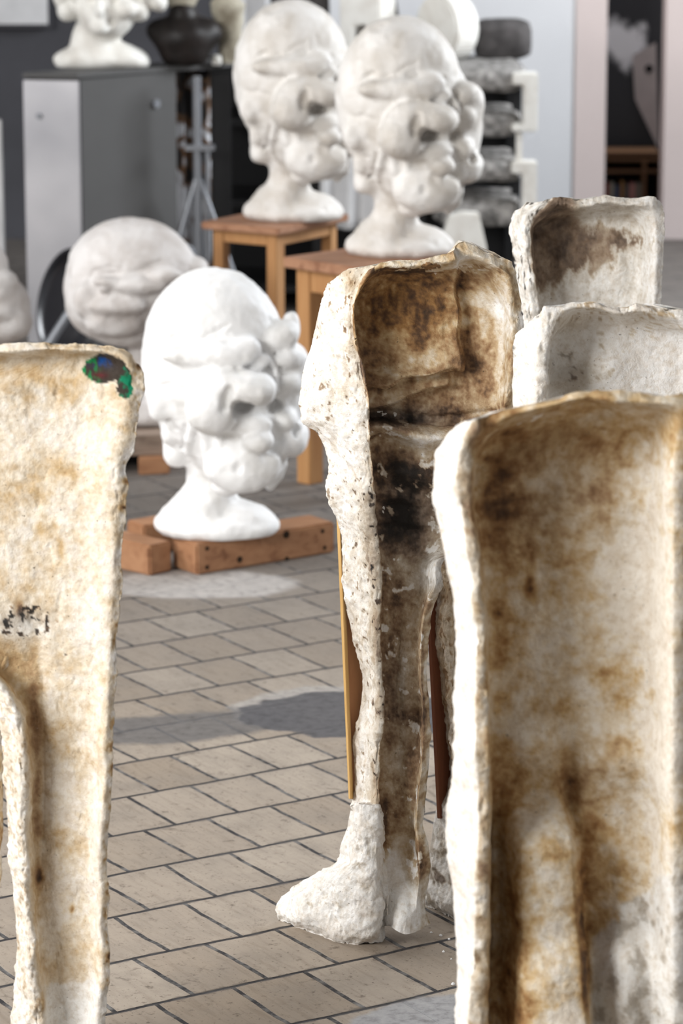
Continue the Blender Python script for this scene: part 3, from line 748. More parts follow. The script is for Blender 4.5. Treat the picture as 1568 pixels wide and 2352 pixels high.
rows = [r2(1190, 975, 1044, 1150), r2(1240, 978, 1046, 1140), r2(1300, 994, 1044, 1130), r2(1345, 1003, 1038, 1120), r2(1390, 1000, 1036, 1116), r2(1451, 991, 1034, 1112), r2(1520, 999, 1036, 1110), r2(1583, 1008, 1038, 1110),
        r2(1646, 1021, 1041, 1108), r2(1731, 1027, 1043, 1104), r2(1810, 1026, 1045, 1100), r2(1842, 1010, 1045, 1098), r2(1866, 1000, 1045, 1098), r2(1923, 991, 1043, 1100), r2(1986, 985, 1046, 1104),
        [(975, 2034, .09), (1010, 2036, .03), (1050, 2040, -.02), (1070, 2040, -.02), (1085, 2040, .0), (1095, 2040, .02), (1105, 2040, .03), (1112, 2040, .05)],
        [(974, 2060, .09), (1008, 2068, .03), (1046, 2080, -.02), (1070, 2085, -.02), (1085, 2085, .0), (1095, 2085, .02), (1105, 2085, .03), (1112, 2085, .05)]]
gl = lambda px, py: gy(px, py) - YM - 0.12
rows.append([(px_, py_, gl(px_, py_)) for px_, py_ in [(978, 2082), (1008, 2094), (1044, 2112), (1066, 2116), (1082, 2112), (1094, 2106), (1104, 2100), (1110, 2094)]])
shell('leg_shell', YM + 0.12, rows, (4, 6), col_leg2, None, 0.016, 3.0, (0.004, 0.002), 7.0, MAIN, edge=0.004)
for k, (px_, py_, r_) in enumerate([(1012, 2150, .0035), (1031, 2158, .0025), (1018, 2187, .003), (1036, 2204, .002), (1040, 2262, .004), (990, 2143, .0025)]):
    q = P(px_, py_, gy(px_, py_)); V = []
    for z_, rr3 in ((0, 1.0), (.7, .8), (1.1, .3)):
        for j in range(7): V.append((r_ * rr3 * math.cos(j * .9 + k) * (1 + .3 * math.sin(j * 3 + k)), r_ * rr3 * math.sin(j * .9 + k), z_ * r_))
    Fc = [(a * 7 + j, a * 7 + (j + 1) % 7, (a + 1) * 7 + (j + 1) % 7, (a + 1) * 7 + j) for a in (0, 1) for j in range(7)] + [tuple(range(7))[::-1], tuple(range(14, 21))]
    o = pyobj('plaster_crumb', V, Fc, M_HEADW); o.location = (q.x, q.y, 0.0005)
    tag(o, 'tiny white plaster crumb on the paving in front of the second foot', 'crumb', 'plaster crumbs on the paving')
# wooden laths set in the plaster behind the legs
def slat(name, tl, tr, bl, br, Yt, Yb, thk, mat, parent):
    V = [P(*bl, Yb), P(*br, Yb), P(*br, Yb + thk), P(*bl, Yb + thk), P(*tl, Yt), P(*tr, Yt), P(*tr, Yt + thk), P(*tl, Yt + thk)]
    return pyobj(name, V, BF, mat, parent, bevel=0.001)
# left lath: narrow bright edge turned to the viewer and a wide face
M_SLATY = wood('yellow_slat', (0.58, 0.36, 0.13), (0.66, 0.43, 0.18), (0.42, 0.22, 0.08), 1.0, 2)
V = [P(800, 1835, YM + .100), P(805, 1835, YM + .095), P(812, 1835, YM + .115), P(807, 1835, YM + .12), P(771, 1165, YM + .13), P(779, 1165, YM + .125), P(786, 1165, YM + .145), P(780, 1165, YM + .15)]
o = pyobj('wooden_slat', V, BF, M_SLATY, MAIN, bevel=0.001); o['label'] = 'narrow yellow wooden lath'
V = [P(807, 1835, YM + .118), P(850, 1835, YM + .15), P(848, 1835, YM + .17), P(805, 1835, YM + .138), P(783, 1165, YM + .148), P(850, 1165, YM + .18), P(848, 1165, YM + .20), P(781, 1165, YM + .168)]
pyobj('wooden_slat', V, BF, M_SLAT, MAIN, bevel=0.0012)
V = [P(1003, 1880, YM + .16), P(1012, 1880, YM + .155), P(1052, 1880, YM + .20), P(1046, 1880, YM + .215), P(975, 1330, YM + .17), P(984, 1330, YM + .165), P(1042, 1330, YM + .22), P(1036, 1330, YM + .235)]
o = pyobj('wooden_slat', V, BF, M_SLATD, MAIN, bevel=0.0012); o['label'] = 'dark red brown wooden lath'

def finish(rows, xs, YY):
    yb = 1176 + FPX * math.tan(math.atan2(CAMZ, YY) - PITCH)
    rows = [r for r in rows if np.mean([q[1] for q in r]) < yb - 60]
    last = []
    for x_, q in zip(xs, rows[-1]):
        Y = YY + q[2]; last.append((x_, 1176 + FPX * math.tan(math.atan2(CAMZ, Y) - PITCH), q[2]))
    rows.append(last); return rows
# ------------------------------------------------------------------ foreground mould on the right
YR = 4.75
def col_right(px, py, W, isin, cid):
    n = fbm(W, 0.10, 5, 0.62, 102.0); n2 = fbm(W, 0.032, 4, 0.62, 108.0); n3 = fbm(W, 0.06, 4, 0.6, 111.0, (0.35, 1, 1)); n4 = fbm(W, 0.012, 3, 0.6, 131.0)
    s_in = 0.31 + 0.26 * n + 0.2 * n2 + 0.12 * n4 + smudge(px, py, [(1300, 1000, 220, 90, 0.2), (1150, 1150, 60, 200, 0.22), (1150, 1500, 34, 300, 0.22), (1300, 1150, 150, 70, 0.06), (1500, 1080, 60, 100, -0.06),
        (1220, 1290, 16, 70, 0.2), (1215, 1350, 14, 24, 0.4), (1248, 1225, 10, 12, 0.35), (1430, 1350, 120, 120, -0.24), (1520, 1600, 60, 420, -0.34), (1300, 1500, 130, 120, -0.12), (1190, 1680, 60, 40, -0.3),
        (1310, 1800, 30, 70, 0.34), (1350, 1950, 30, 140, 0.24), (1160, 1830, 50, 50, 0.2), (1235, 1950, 60, 120, -0.1), (1330, 2060, 16, 90, 0.3), (1345, 2250, 14, 140, 0.5), (1160, 2200, 60, 200, 0.16), (1200, 2330, 40, 40, 0.2),
        (1260, 2150, 40, 80, -0.1), (1450, 1800, 60, 90, -0.1), (1300, 2330, 50, 60, -0.2)])
    s_in = np.maximum(s_in + 0.12 * sstep(0.1, 0.5, n3), 0.13)
    wht = sstep(0, 1, (py - (2110 - 0.55 * (px - 1385) + 60 * n)) / 24) * sstep(1352, 1378, px)
    s_in = s_in * (1 - wht) + wht * (0.10 + 0.3 * sstep(0.0, 0.45, n2))
    side = 0.03 + 0.06 * n + 0.08 * n2 * (cid > 1.2) + sstep(1.75, 2.1, cid) * (0.34 + 0.3 * n2 + 0.1 * n)
    s = side + (s_in - side) * isin
    grey = 0.05 + 0.35 * (1 - isin) + 0.75 * wht + smudge(px, py, [(1300, 1150, 200, 150, 0.25), (1400, 1780, 120, 90, 0.2)])
    return pal(s, grey)
def rel_right(px, py):
    xr = np.interp(py, [1760, 1830, 1950, 2100, 2200, 2352, 2900], [1290, 1300, 1334, 1342, 1356, 1368, 1372])
    t = np.clip((px - 1128) / np.maximum(xr - 1128, 1), 0, 1)
    dome = np.sqrt(np.clip(1 - ((t - 0.62) / 0.62) ** 2, 0, 1)) * (1 - sstep(0.9, 1.0, t))
    r = 0.10 * sstep(1780, 1960, py) * (0.35 + 0.65 * dome) * sstep(0.0, 0.35, t) * (1 - sstep(-16, 6, px - xr))
    r = r + 0.05 * blob(px, py, 1440, 2300, 60, 260) - 0.02 * blob(px, py, 1200, 1000, 200, 70) + 0.012 * np.sin(py / 40.0 + px / 90.0) * blob(px, py, 1350, 1050, 200, 100)
    r = r + 0.03 * blob(px, py, 1200, 1700, 70, 50) + 0.03 * blob(px, py, 1430, 1750, 80, 60) - 0.02 * blob(px, py, 1310, 1820, 24, 90)
    return r
def rr_(py, S_, RL, RI, RR=1548, RO=1600, d=.15):
    return [(S_, py, .10), (S_ * .5 + RL * .5, py, .05), (RL, py, .0), (RI, py, .006), (RI + 3, py, d * .85), (RI + 90, py, d), (RI + 190, py, d), (RI + 290, py, d), (RR - 60, py, d * .85), (RR, py, .03), (RO, py, .04)]
rows = [
 [(1060, 968, .08), (1070, 967, .03), (1090, 963, .0), (1108, 958, .0), (1167, 938, .005), (1280, 916, .01), (1336, 900, .01), (1430, 898, .01), (1505, 905, .01), (1568, 902, .02), (1610, 930, .04)],
 [(1036, 989, .09), (1052, 989, .04), (1080, 988, .0), (1106, 984, -.004), (1180, 956, -.004), (1280, 928, -.004), (1356, 914, -.004), (1430, 922, -.004), (1505, 926, -.004), (1572, 930, .0), (1620, 960, .04)],
 [(1017, 1015, .10), (1036, 1015, .04), (1066, 1014, .0), (1099, 1008, .0), (1150, 990, .09), (1260, 960, .10), (1360, 938, .10), (1430, 952, .10), (1500, 958, .09), (1566, 966, .02), (1622, 990, .04)],
 rr_(1064, 997, 1056, 1088), rr_(1116, 995, 1054, 1082), rr_(1176, 1001, 1062, 1087), rr_(1240, 1015, 1070, 1098), rr_(1315, 1029, 1080, 1105), rr_(1382, 1040, 1087, 1109),
 rr_(1500, 1046, 1096, 1117, 1546, 1590), rr_(1600, 1045, 1093, 1119, 1545, 1588), rr_(1687, 1044, 1092, 1121, 1546, 1590), rr_(1800, 1041, 1098, 1126, 1546, 1592), rr_(1894, 1031, 1100, 1125), rr_(1969, 1031, 1098, 1124),
 rr_(2062, 1040, 1096, 1124), rr_(2137, 1046, 1092, 1123), rr_(2212, 1049, 1087, 1122, 1550, 1600, .12), rr_(2351, 1047, 1077, 1120, 1552, 1600, .11), rr_(2500, 1042, 1072, 1112, 1550, 1590, .10), rr_(2700, 1020, 1058, 1100, 1540, 1570, .09)]
rows = finish(rows, [985, 1010, 1050, 1095, 1120, 1210, 1310, 1400, 1480, 1545, 1580], YR)
o = shell('plaster_mold', YR, rows, (4, 8), col_right, rel_right, 0.035, 4.0, (0.006, 0.0011), 100.0, None, edge=0.005)
tag(o, 'nearest mould at the right front, ochre stained hollow, smooth white outer flank', 'plaster mould')

# ------------------------------------------------------------------ foreground mould on the left
YL = 5.35
def col_left(px, py, W, isin, cid):
    n = fbm(W, 0.09, 5, 0.62, 202.0); n2 = fbm(W, 0.03, 4, 0.62, 208.0); n4 = fbm(W, 0.011, 3, 0.6, 231.0)
    s_in = 0.21 + 0.2 * n + 0.16 * n2 + 0.08 * n4 + smudge(px, py, [(60, 850, 70, 26, 0.26), (130, 880, 60, 22, 0.2), (110, 920, 60, 16, 0.16), (10, 900, 60, 40, 0.1), (230, 950, 60, 60, -0.1), (100, 1080, 30, 60, 0.14), (150, 1080, 24, 20, 0.2), (90, 1220, 16, 30, 0.22), (140, 1260, 10, 24, 0.25), (210, 1120, 40, 50, 0.1),
        (60, 1420, 60, 18, 0.12), (10, 1430, 30, 12, 0.3), (45, 1400, 9, 24, 0.5), (20, 1530, 40, 70, 0.25), (70, 1600, 24, 130, 0.28), (85, 1800, 16, 300, 0.34), (90, 2010, 10, 20, 0.5), (110, 1700, 30, 90, 0.12), (200, 1450, 50, 60, -0.22), (220, 1900, 24, 120, -0.2), (120, 2120, 24, 90, -0.1), (110, 2300, 12, 30, 0.25), (150, 2290, 20, 20, 0.0), (165, 2090, 6, 12, 0.5)])
    s_in = np.maximum(s_in, 0.12)
    wht = sstep(0, 1, (py - (2250 + 70 * n + 0.2 * (px - 150))) / 16) * sstep(98, 112, px)
    s_in = s_in * (1 - wht) + 0.06 * wht
    side = 0.12 + 0.2 * n2 + 0.1 * n + 0.25 * sstep(0.15, 0.5, n4)
    s = side + (s_in - side) * isin
    rim = sstep(8.1, 8.8, cid) * isin
    s = s * (1 - rim) + rim * (0.16 + 0.4 * n2 + 0.35 * sstep(0.0, 0.5, fbm(W, 0.02, 3, 0.6, 250.0)))
    speck = 0.7 * sstep(0.28, 0.42, fbm(W, 0.014, 3, 0.6, 260.0)) * (blob(px, py, 50, 1425, 90, 40) > 0.35)
    s = s + speck
    grey = 0.12 + 0.3 * (1 - isin) + 0.7 * wht + smudge(px, py, [(40, 1430, 90, 40, 0.7), (60, 960, 80, 50, 0.3), (85, 1800, 30, 300, 0.2)])
    c = pal(s, grey)
    # dried paint: green, blue and dark
    jx = px + 9 * n2 + 5 * n4; jy = py + 7 * n
    m1 = sstep(1.0, 0.82, ((jx - 240) / 52) ** 2 + ((jy - 846) / 34) ** 2)
    m2 = sstep(1.0, 0.8, ((jx - 286) / 20) ** 2 + ((jy - 882) / 40) ** 2)
    pn = fbm(W, 0.02, 3, 0.6, 270.0)
    dark = np.stack([0.035 + 0 * s, 0.026 + 0 * s, 0.02 + 0 * s], -1)
    g1 = np.array([0.0, 0.20, 0.06]); bl = np.array([0.0, 0.06, 0.26]); rd = np.array([0.10, 0.01, 0.015])
    c1 = dark + (g1 - dark) * (sstep(0.0, 0.3, pn) * sstep(238, 212, px))[..., None]
    c1 = c1 + (bl - c1) * (sstep(-0.1, 0.2, -pn) * blob(px, py, 232, 828, 26, 13))[..., None]
    c1 = c1 + (rd - c1) * (blob(px, py, 228, 862, 16, 7))[..., None]
    c2 = dark + (np.array([0.0, 0.20, 0.10]) - dark) * (sstep(-0.25, 0.2, pn + (px - 284) / 30))[..., None]
    c = c + (c1 - c) * m1[..., None]; c = c + (c2 - c) * m2[..., None]
    return c
def rel_left(px, py):
    r = 0.02 * np.sin(py / 33.0) * blob(px, py, 60, 870, 150, 50) * 0.4
    return r - 0.02 * blob(px, py, 85, 1800, 24, 300) - 0.015 * blob(px, py, 40, 1560, 60, 70)
LEFT = thing('plaster_mold', 'cream mould at the left edge with green and blue paint daubs in its top corner', 'plaster mould')
def rl_(py, S_, RL, RI, RR, RO, d=.05, dS=.06):
    w_ = RR - RI
    return [(S_, py, dS), ((S_ + RL) / 2, py, dS * .4), (RL, py, .0), (RI, py, .004), (RI + 12, py, d * .8), (RI + w_ * .3, py, d), (RI + w_ * .55, py, d * .95), (RI + w_ * .85, py, d * .6), (RR, py, .004), (RO, py, .012)]
top_l = [
 [(-300, 822, .06), (-280, 815, .03), (-255, 808, .0), (-230, 803, .0), (-100, 799, .01), (40, 791, .01), (130, 788, .01), (215, 792, .01), (282, 802, .01), (306, 822, .02)],
 [(-306, 850, .06), (-285, 840, .03), (-258, 826, .0), (-232, 818, -.004), (-100, 812, -.004), (40, 806, -.004), (130, 801, -.004), (215, 804, -.004), (286, 818, -.002), (318, 840, .015)],
 [(-310, 880, .06), (-288, 870, .03), (-260, 850, .0), (-236, 838, .0), (-100, 832, .035), (40, 826, .04), (130, 822, .04), (215, 824, .035), (294, 848, .002), (327, 862, .012)],
 rl_(885, -318, -262, -240, 298, 329), rl_(930, -316, -262, -240, 295, 323), rl_(971, -312, -260, -238, 288, 316), rl_(1032, -306, -256, -234, 276, 308), rl_(1073, -296, -250, -230, 268, 291), rl_(1117, -292, -246, -228, 265, 293),
 rl_(1168, -288, -244, -226, 264, 289), rl_(1236, -282, -240, -222, 262, 282), rl_(1304, -278, -236, -218, 259, 279), rl_(1338, -276, -235, -217, 259, 284), rl_(1389, -272, -234, -216, 256, 272), rl_(1457, -268, -232, -214, 253, 269)]
# torso down to the crotch, then the right leg; the left leg is its own trough
leg = [(1500, -150, -110, -90), (1550, -40, -20, -5), (1600, -6, 18, 30), (1645, 2, 34, 50), (1720, 6, 46, 64), (1788, 8, 46, 66), (1846, 15, 48, 66), (1958, 19, 52, 68), (2060, 32, 58, 72), (2196, 40, 70, 84), (2332, 27, 84, 100), (2500, 20, 84, 104), (2700, 10, 80, 110)]
redge = [(1500, 268), (1550, 267), (1600, 264), (1652, 262), (1720, 255), (1771, 260), (1873, 253), (1924, 248), (1992, 245), (2060, 250), (2128, 247), (2179, 252), (2230, 252), (2298, 245), (2350, 240), (2500, 236), (2700, 238)]
lp = np.array(leg, float); rp = np.array(redge, float)
rows = list(top_l)
for py in sorted(set(lp[:, 0]) | set(rp[:, 0])):
    S_, RL, RI = [np.interp(py, lp[:, 0], lp[:, k]) for k in (1, 2, 3)]; RO = np.interp(py, rp[:, 0], rp[:, 1])
    rows.append(rl_(py, S_, RL, RI, RO - 17, RO, .05 if py < 1700 else .06, .06))
yl = 2590
gL = lambda x_, y_: gy(x_, y_) - YL
rows = finish(rows, [10, 40, 78, 104, 116, 150, 180, 210, 226, 240], YL)
shell('body_shell', YL, rows, (4, 7), col_left, rel_left, 0.018, 3.6, (0.005, 0.002), 200.0, LEFT, edge=0.006)
rows = [rl_(py, a - 230, a - 190, a - 175, a - 18, a, .05) for py, a in [(1480, 40), (1540, 20), (1600, 4), (1680, 6), (1780, 5), (1880, 8), (1980, 4), (2060, -4), (2200, -14), (2350, -20), (2450, -20)]]
rows = finish(rows, [a for a in (-250, -215, -205, -190, -170, -120, -90, -60, -40, -20)], YL + 0.05)
shell('leg_shell', YL + 0.05, rows, (4, 7), col_left, None, 0.018, 5.0, (0.004, 0.002), 210.0, LEFT, edge=0.005)

# ------------------------------------------------------------------ white mould behind on the right
YMID = 5.75
def col_mid(px, py, W, isin, cid):
    n = fbm(W, 0.08, 5, 0.62, 302.0); n2 = fbm(W, 0.03, 4, 0.62, 308.0)
    s_in = 0.0 + 0.12 * n + 0.1 * n2 + smudge(px, py, [(1300, 860, 60, 60, 0.42), (1310, 740, 60, 40, 0.25), (1400, 790, 60, 26, 0.12), (1380, 860, 60, 18, 0.1), (1540, 860, 120, 90, -0.3), (1480, 745, 80, 14, 0.15)]) + 0.28 * sstep(0.3, 0.5, fbm(W, 0.02, 3, 0.6, 330.0))
    side = 0.02 + 0.05 * n + (0.1 + 0.3 * n2) * sstep(1.5, 2.2, cid)
    s = side + (s_in - side) * isin
    s = np.where(isin * (py < 735) * (px > 1290), np.maximum(s, 0.08 + 0.35 * sstep(0.15, 0.4, n2)), s)
    return pal(s, 0.35 + 0.5 * blob(px, py, 1290, 830, 110, 110))
def rm_(py, S_, RL, RI, d=.10): return [(S_, py, .09), ((S_ + RL) / 2, py, .045), (RL, py, .0), (RI, py, .004), (RI + 4, py, d * .9), (1350, py, d), (1450, py, d), (1560, py, d), (1640, py, d * .7), (1680, py, .02), (1700, py, .04)]
rows = [
 [(1226, 728, .06), (1240, 716, .03), (1262, 706, .0), (1284, 700, .0), (1317, 695, .01), (1362, 695, .01), (1430, 708, .01), (1467, 699, .01), (1524, 706, .01), (1600, 722, .01), (1660, 760, .03)],
 [(1212, 742, .07), (1230, 732, .03), (1254, 722, .0), (1282, 714, -.002), (1320, 705, -.002), (1364, 704, -.002), (1430, 719, -.002), (1467, 711, -.002), (1524, 724, -.002), (1604, 744, .0), (1672, 782, .03)],
 [(1200, 755, .08), (1222, 750, .04), (1248, 744, .0), (1276, 738, .0), (1320, 726, .07), (1366, 722, .075), (1430, 738, .075), (1467, 734, .075), (1530, 750, .07), (1612, 770, .01), (1680, 800, .03)],
 rm_(779, 1183, 1242, 1268), rm_(827, 1177, 1234, 1257), rm_(902, 1177, 1234, 1257), rm_(960, 1180, 1236, 1258), rm_(1200, 1190, 1240, 1262), rm_(1700, 1200, 1250, 1272)]
rows = finish(rows + [rm_(2300, 1200, 1250, 1272)], [1200, 1225, 1250, 1272, 1280, 1350, 1450, 1550, 1620, 1660, 1680], YMID)
o = shell('plaster_mold', YMID, rows, (4, 8), col_mid, lambda x, y: 0.02 * blob(x, y, 1400, 850, 60, 50) - 0.02 * blob(x, y, 1300, 860, 60, 60), 0.02, 4.5, (0.006, 0.002), 300.0, None, edge=0.006)
tag(o, 'very white mould between the ochre one in front and the grey one behind', 'plaster mould')

# grey, blackened mould at the back
YG = 7.05
def col_grey(px, py, W, isin, cid):
    n = fbm(W, 0.08, 5, 0.62, 402.0); n2 = fbm(W, 0.025, 4, 0.65, 408.0, (1, 1, .6))
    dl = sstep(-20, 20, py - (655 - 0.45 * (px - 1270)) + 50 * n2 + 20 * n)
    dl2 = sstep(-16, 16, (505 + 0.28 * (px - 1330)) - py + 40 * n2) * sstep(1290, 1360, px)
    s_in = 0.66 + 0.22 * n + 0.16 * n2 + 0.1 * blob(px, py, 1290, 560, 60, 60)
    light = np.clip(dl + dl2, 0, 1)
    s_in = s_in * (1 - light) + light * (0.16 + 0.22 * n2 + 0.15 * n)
    s_in = s_in - 0.35 * blob(px, py, 1510, 600, 26, 140)
    side = 0.15 + 0.35 * n2 + 0.2 * n + 0.75 * sstep(0.18, 0.42, fbm(W, 0.03, 4, 0.7, 420.0, (1, 1, .35)))
    s = side + (s_in - side) * isin
    return pal(s, 0.55 + 0.3 * (1 - isin) + 0.2 * light * isin)
def rg_(py, S_, RL, RI, RR, RO, d=.11): return [(S_, py, .09), ((S_ + RL) / 2, py, .045), (RL, py, .0), (RI, py, .004), (RI + 3, py, d * .9), (RI + 80, py, d), (RI + 150, py, d), (RR - 50, py, d * .95), (RR, py, .02), (RO, py, .03)]
rows = [
 [(1198, 474, .07), (1222, 464, .03), (1252, 457, .0), (1275, 454, .0), (1300, 455, .01), (1326, 459, .01), (1394, 450, .01), (1445, 456, .01), (1498, 454, .01), (1514, 464, .02)],
 [(1185, 482, .08), (1208, 476, .04), (1236, 470, .0), (1262, 468, -.002), (1296, 470, -.002), (1328, 474, -.002), (1394, 465, -.002), (1445, 470, -.002), (1496, 468, .0), (1519, 474, .02)],
 [(1176, 500, .09), (1194, 496, .045), (1216, 492, .0), (1236, 494, .0), (1290, 488, .07), (1328, 490, .075), (1394, 482, .075), (1445, 486, .07), (1500, 484, .01), (1524, 492, .02)],
 rg_(525, 1173, 1208, 1222, 1506, 1526), rg_(575, 1176, 1208, 1222, 1506, 1524), rg_(639, 1186, 1214, 1230, 1504, 1521), rg_(712, 1200, 1222, 1237, 1500, 1518), rg_(900, 1206, 1230, 1244, 1496, 1514), rg_(1400, 1215, 1240, 1254, 1480, 1500)]
rows = finish(rows + [rg_(1900, 1220, 1244, 1258, 1470, 1490)], [1220, 1235, 1248, 1262, 1270, 1310, 1360, 1420, 1460, 1480], YG)
o = shell('plaster_mold', YG, rows, (4, 7), col_grey, lambda x, y: 0.015 * blob(x, y, 1420, 620, 60, 60), 0.02, 3.0, (0.005, 0.002), 400.0, None, edge=0.005)
tag(o, 'grey mould with blackened flecked edge, furthest back of the hollow body moulds at the right', 'plaster mould')

# ------------------------------------------------------------------ timbers under the white head
A0, A1, A2 = g2(452, 1322), g2(769, 1269), g2(411, 1311)
YA = A0[1]; ZT = float(pix(452, 1250, YA)[2])
def vec(a, b_): return Vector((b_[0] - a[0], b_[1] - a[1]))
uA = vec(A0, A1); nA = Vector((-uA.y, uA.x)).normalized()
o = box('timber_beam', (*A0, 0), uA, nA * 0.13, ZT, M_PINE, bevel=0.006)
tag(o, 'long pine timber with dark screw holes under the white head nearest the moulds', 'timber')
M_HOLE = flat('dark_hole', (0.03, 0.018, 0.01), 0.9)
V = []; Fc = []
for px_, py_, r in [(475, 1260, .007), (475, 1303, .007), (550, 1285, .010), (657, 1228, .012), (740, 1220, .007), (745, 1258, .007), (658, 1284, .008)]:
    xn = Vector((A0[0], A0[1], 0)); d3 = Vector((uA.x, uA.y, 0)).normalized()
    # intersection of the sight line with the long face
    lo = P(px_, py_, 5.0); cam0 = Vector((0, 0, CAMZ)); dr = (lo - cam0); nn = Vector((nA.x, nA.y, 0))
    t = (xn - cam0).dot(nn) / dr.dot(nn); q = cam0 + dr * t - nn * 0.001
    i = len(V)
    for k in range(10):
        a = k * math.pi / 5; V.append(q + d3 * r * math.cos(a) + Vector((0, 0, 1)) * r * math.sin(a))
    Fc.append(tuple(range(i, i + 10)))
so = pyobj('screw_hole', V, Fc, M_HOLE, o)
B0 = g2(344, 1324); B1 = g2(407, 1309)
uB = vec(B0, B1); nB = Vector((-uB.y, uB.x)).normalized()
o = box('timber_beam', (*B0, 0), uB.normalized() * 0.09, nB * 0.62, ZT - 0.003, M_PINE, bevel=0.006)
tag(o, 'short pine timber end with dark side, butting the long timber on its left', 'timber')

_c = Vector(A0) + nA * 0.30 + uA * 0.02
o = box('timber_beam', (_c.x, _c.y, 0), uA * 0.7, nA * 0.10, ZT - 0.002, M_PINE, bevel=0.006)
tag(o, 'rear pine timber, its end just showing left of the base of the bright white head', 'timber')

# ------------------------------------------------------------------ the many-faced plaster heads
LO, HI = (40, -830, -2060), (1350, 600, -80)
H1 = faces_head(0).mesh(LO, HI, 11.0, 9.0, -1958, 0.0)
H2 = faces_head(1).mesh(LO, HI, 12.0, 9.0, -1958, 3.0)
def head(VQ, pxl, pxr, pyb, z, mat, label, group=None, yaw=0.0, zs=1.04):
    Y = gy((pxl + pxr) / 2, pyb, z)
    upx = (pxr - pxl) / 880.0
    k = upx * S(Y, pyb)
    V, Q = VQ; V = V.copy(); V[:, 2] = (V[:, 2] + 1958) * zs
    o = place_sculpt('plaster_sculpture', (V, Q), pxl + (612 - 175) * upx, pyb, Y, k, 612, 0, mat, yaw, z)
    tag(o, label, 'sculpture', group); return o
head(H1, 357, 640, 1226, ZT, M_HEADW, 'bright white many-faced plaster head standing low on the pine timbers')

def stool(name, L, Np, R, z, label, legw, slab, apron, mt, ml, over=0.03):
    """corner pixels of the top: left, near, right; z = height of the top"""
    l, n, r = [Vector((*[P(a, b_, gy(a, b_, z))[i] for i in (0, 1)], 0)) for a, b_ in (L, Np, R)]
    u = (l - n); v = (r - n)
    # square the corner
    v = (v - u * (v.dot(u) / u.dot(u)) * 0.9)
    root = thing(name, label, 'stool', (n.x, n.y, 0))
    c = Vector((0, 0, z - slab))
    box('stool_top', c, u, v, slab, mt, root, 0.004)
    un, vn = u.normalized(), v.normalized()
    a = un * over + vn * over
    iu = u - un * 2 * over; iv = v - vn * 2 * over
    za = z - slab - apron
    for s_, e, w_ in ((a + un * legw, iu - un * 2 * legw, vn), (a + iv - vn * legw * .6 + un * legw, iu - un * 2 * legw, vn)):
        box('apron', s_ + vn * 0.004 + Vector((0, 0, za)), e, w_ * 0.022, apron, ml, root, 0.002)
    for s_, e, w_ in ((a + vn * legw, iv - vn * 2 * legw, un), (a + iu - un * legw * .6 + vn * legw, iv - vn * 2 * legw, un)):
        box('apron', s_ + un * 0.004 + Vector((0, 0, za)), e, w_ * 0.022, apron, ml, root, 0.002)
    for p_ in (a, a + iu - un * legw, a + iv - vn * legw, a + iu + iv - un * legw - vn * legw):
        box('leg', p_, un * legw, vn * legw, z - slab - 0.0005, ml, root, 0.003)
    return root, n, u, v
YN = gy(724, 1118)
ZN = float(pix(722, 597, YN)[2])
stool('stool', (649, 590), (850, 619), (1195, 590), ZN, 'nearer pine stool with a single visible leg, half hidden by the ochre mould', 0.062, 0.034, 0.075, M_TOP, M_PINEL)
head(H2, 795, 1045, 584, ZN, M_HEADG, 'many-faced plaster head on the nearer stool, right and in front of its twin')
stool('stool', (461, 509), (640, 524), (862, 496), ZN - 0.01, 'further wooden stool with reddish top and yellow apron, left of the nearer stool', 0.042, 0.026, 0.045, M_TOP, M_PINEL)
head(H2, 560, 790, 503, ZN - 0.01, M_HEADG, 'many-faced plaster head on the further stool, left and behind its twin')

